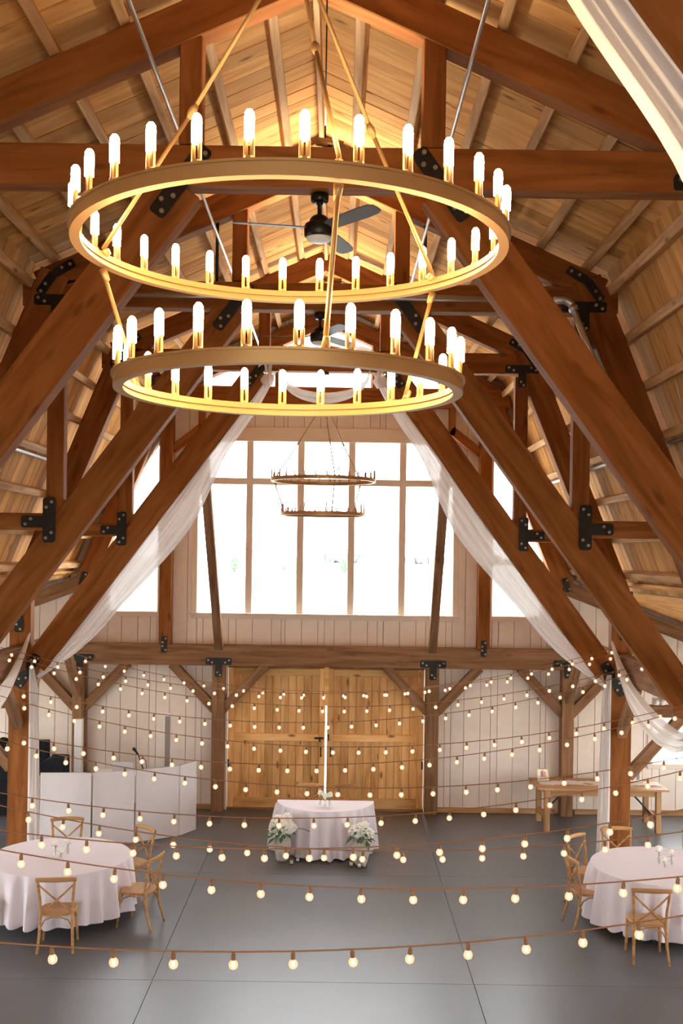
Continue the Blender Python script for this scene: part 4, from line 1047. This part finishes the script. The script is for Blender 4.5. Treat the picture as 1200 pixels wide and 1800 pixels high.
# ------------------------------------------------------------------ music corner at the left
P = [at(70, 1357, 16.85), at(162, 1357, 16.9), at(238, 1352, 17.14), at(315, 1343, 17.57), at(345, 1342, 18.0)]
sc_t = thing('folding_screen', 'white four-panel folding screen standing before the music corner', 'folding screen', (P[2].x, P[2].y, 0))
for a, b in zip(P, P[1:]):
    a2, b2 = Vector((a.x - P[2].x, a.y - P[2].y, 0)), Vector((b.x - P[2].x, b.y - P[2].y, 0)); d = (b2 - a2).normalized()
    n_ = Vector((-d.y, d.x, 0))
    pn = beam('panel', a2 + d * 0.012 + Vector((0, 0, 0.60)), b2 - d * 0.012 + Vector((0, 0, 0.60)), 0.03, 1.17, WHITEP, sc_t, up=n_, bev=0.004)
    for q in (a2 + d * 0.02, b2 - d * 0.02):
        pass
    L = (b2 - a2).length
    bm = bmesh.new()
    for s in (-1, 1): bm_box(bm, 0.03, 0.04, 1.17, (s * (L / 2 - 0.03), 0, 0))
    for s in (-1, 1): bm_box(bm, L - 0.03, 0.04, 0.03, (0, 0, s * 0.57))
    finish('panel_frame', bm, SPEAKW, pn)
dt = thing('side_table', 'small table behind the white folding screen carrying the laptop', 'table', (at(217, 1350, 18.1).x, 18.10, 0))
bm = bmesh.new(); bm_box(bm, 1.0, 0.55, 0.03, (0, 0, 0.935), bev=0.005); finish('tabletop', bm, WHITEP, dt)
for x in (-0.45, 0.45):
    for y in (-0.22, 0.22): tube('leg', [(x, y, 0), (x, y, 0.92)], 0.015, PIPE, dt, 8)
lt = thing('laptop', 'open pale silver laptop behind the folding screen, seen from the back', 'laptop', (at(218, 1345, 18.0).x, 18.02, 0.951), math.pi)
bm = bmesh.new(); bm_box(bm, 0.35, 0.24, 0.014, (0, -0.02, 0.008), bev=0.003); finish('base', bm, LAPTOP, lt)
bm = bmesh.new(); bm_box(bm, 0.35, 0.008, 0.235, (0, 0.13, 0.12), Matrix.Rotation(math.radians(-8), 4, 'X'), bev=0.002); finish('lid', bm, LAPTOP, lt)
def column(px, py_top, Y, label, body, ml):
    p = at(px, py_top, Y); t = thing('column_speaker', label, 'speaker', (p.x, Y, 0), 0, 'column speakers')
    hgt = p.z
    bm = bmesh.new(); bm_box(bm, 0.30, 0.34, 0.04, (0, 0, 0.02), bev=0.006); finish('base', bm, SPEAKW, t)
    bm = bmesh.new(); bm_box(bm, 0.135, 0.13, hgt - 0.04, (0, 0, 0.04 + (hgt - 0.04) / 2), bev=0.008); finish('tower', bm, body, t)
    bm = bmesh.new(); bm_box(bm, 0.095, 0.008, hgt - 0.75, (0.01, -0.068, 0.72 + (hgt - 0.75) / 2)); finish('grille', bm, ml, t)
column(139, 1264, 18.5, 'white column speaker left, before the wall post behind the screen', SPEAKW, SPEAKW)
column(295, 1255, 18.7, 'greyish column speaker standing between screen and white wall, right one', SPEAKW, GRILLE)
p = at(250, 1350, 17.7)
ms = thing('microphone_stand', 'black microphone on a stand behind the white folding screen', 'microphone', (p.x, 17.75, 0))
lathe('base', [(0, 0), (0.13, 0), (0.13, 0.015), (0.02, 0.03), (0, 0.03)], STEEL, ms, 20)
a = Vector((0, 0, 0.02)); k1 = at(243, 1327, 17.75) - Vector((p.x, 17.75, 0)); k1.y = 0; k2 = at(235, 1314, 17.75) - Vector((p.x, 17.75, 0)); k2.y = -0.05
tube('stand_pole', [(0, 0, 0.02), (0, 0, 1.10), tuple(k1)], 0.010, STEEL, ms, 8)
tube('microphone', [tuple(k1), tuple(k1.lerp(k2, 0.65)), tuple(k1.lerp(k2, 0.7)), tuple(k2)], [0.014, 0.018, 0.028, 0.024], STEEL, ms, 10)
tube('cable', [tuple(k1), (k1.x + 0.07, 0.0, k1.z - 0.03), (k1.x + 0.13, 0.0, k1.z - 0.10), (k1.x + 0.14, 0, k1.z - 0.2), (0.02, 0, 1.0)], 0.006, STEEL, ms, 6)
p = at(97, 1355, 17.6); t = thing('equipment_case', 'black padded equipment case peeking over the left end of the folding screen', 'case', (p.x, 17.6, 0))
bm = bmesh.new(); bm_prism(bm, [(-0.20, 0.0), (0.19, 0.0), (0.19, 1.30), (0.0, 1.31), (-0.09, 1.285), (-0.20, 1.22)], -0.2, 0.2); bmesh.ops.bevel(bm, geom=bm.edges[:], offset=0.012, segments=1, affect='EDGES'); finish('body', bm, BLACKF, t)
beam('handle', (-0.06, 0, 1.325), (0.10, 0, 1.325), 0.03, 0.02, STEEL, t)
p = at(81, 1302, 18.1); t = thing('stage_speaker', 'narrow black loudspeaker behind the drape at the left post', 'speaker', (p.x - 0.07, 18.1, 0))
bm = bmesh.new(); bm_box(bm, 0.22, 0.25, p.z - 0.9, (0, 0, 0.9 + (p.z - 0.9) / 2), bev=0.01); finish('cabinet', bm, BLACKF, t)
tube('stand', [(0, 0, 0), (0, 0, 0.95)], 0.02, STEEL, t, 8); lathe('foot', [(0, 0), (0.2, 0), (0.2, 0.02), (0.03, 0.04), (0, 0.04)], STEEL, t, 16)
p = at(15, 1428, 18.9); t = thing('covered_rack', 'tall black fabric-covered rack beyond the left post, by the wall', 'rack', (p.x - 0.08, 18.9, 0))
bm = bmesh.new(); bm_prism(bm, [(-0.17, 0.06), (0.20, 0.06), (0.20, 1.12), (0.10, 1.25), (-0.06, 1.34), (-0.15, 1.34)], -0.25, 0.25); bmesh.ops.bevel(bm, geom=bm.edges[:], offset=0.02, segments=2, affect='EDGES'); finish('cover', bm, BLACKF, t)
for x in (-0.12, 0.15):
    for y in (-0.18, 0.18): lathe('caster', [(0, 0), (0.03, 0.0), (0.03, 0.07), (0, 0.07)], STEEL, t, 10, T(x, y, 0))
# small white two-headed emergency light on the right aisle beam
p = at(1152, 1213, 13.9); t = thing('flood_lamp', 'small white twin flood lamp above the right aisle beam', 'lamp', (XC + 5.02, 15.66, 2.566))
bm = bmesh.new(); bm_box(bm, 0.16, 0.08, 0.11, (0, 0, 0.055), bev=0.01); finish('housing', bm, SPEAKW, t)
for x in (-0.045, 0.05): lathe('lamp_head', [(0, 0), (0.03, 0.0), (0.045, 0.05), (0, 0.055)], LENSW, t, 12, T(x, -0.04, 0.06) @ Matrix.Rotation(math.radians(100), 4, 'X'))

# ------------------------------------------------------------------ outside, seen through the window
g = setting('ground'); bm = bmesh.new(); bm_box(bm, 1400, 1400, 0.2, (0, 600, -0.42)); finish('field', bm, GROUND, g)
def far_tree(px, py, Y, h, wd, label):
    p = at(px, py, Y); rnd = random.Random(px); t = thing('conifer_tree', label, 'tree', (p.x, Y, -0.32), 0, 'far trees beyond the window')
    tube('trunk', [(0, 0, 0), (0, 0, h * 0.3)], 0.12, BARK, t, 8)
    bm = bmesh.new()
    for k in range(7):
        z = h * (0.16 + 0.75 * k / 6); r = wd / 2 * math.sin(math.pi * (0.18 + 0.74 * (1 - k / 6.5))) 
        for q in range(5):
            a = q * 1.257 + k; blob_bm(bm, (r * 0.55 * math.cos(a), r * 0.55 * math.sin(a), z), max(r * 0.62, 0.15), rnd, 1, 0.3)
    finish('foliage', bm, FARLEAF, t)
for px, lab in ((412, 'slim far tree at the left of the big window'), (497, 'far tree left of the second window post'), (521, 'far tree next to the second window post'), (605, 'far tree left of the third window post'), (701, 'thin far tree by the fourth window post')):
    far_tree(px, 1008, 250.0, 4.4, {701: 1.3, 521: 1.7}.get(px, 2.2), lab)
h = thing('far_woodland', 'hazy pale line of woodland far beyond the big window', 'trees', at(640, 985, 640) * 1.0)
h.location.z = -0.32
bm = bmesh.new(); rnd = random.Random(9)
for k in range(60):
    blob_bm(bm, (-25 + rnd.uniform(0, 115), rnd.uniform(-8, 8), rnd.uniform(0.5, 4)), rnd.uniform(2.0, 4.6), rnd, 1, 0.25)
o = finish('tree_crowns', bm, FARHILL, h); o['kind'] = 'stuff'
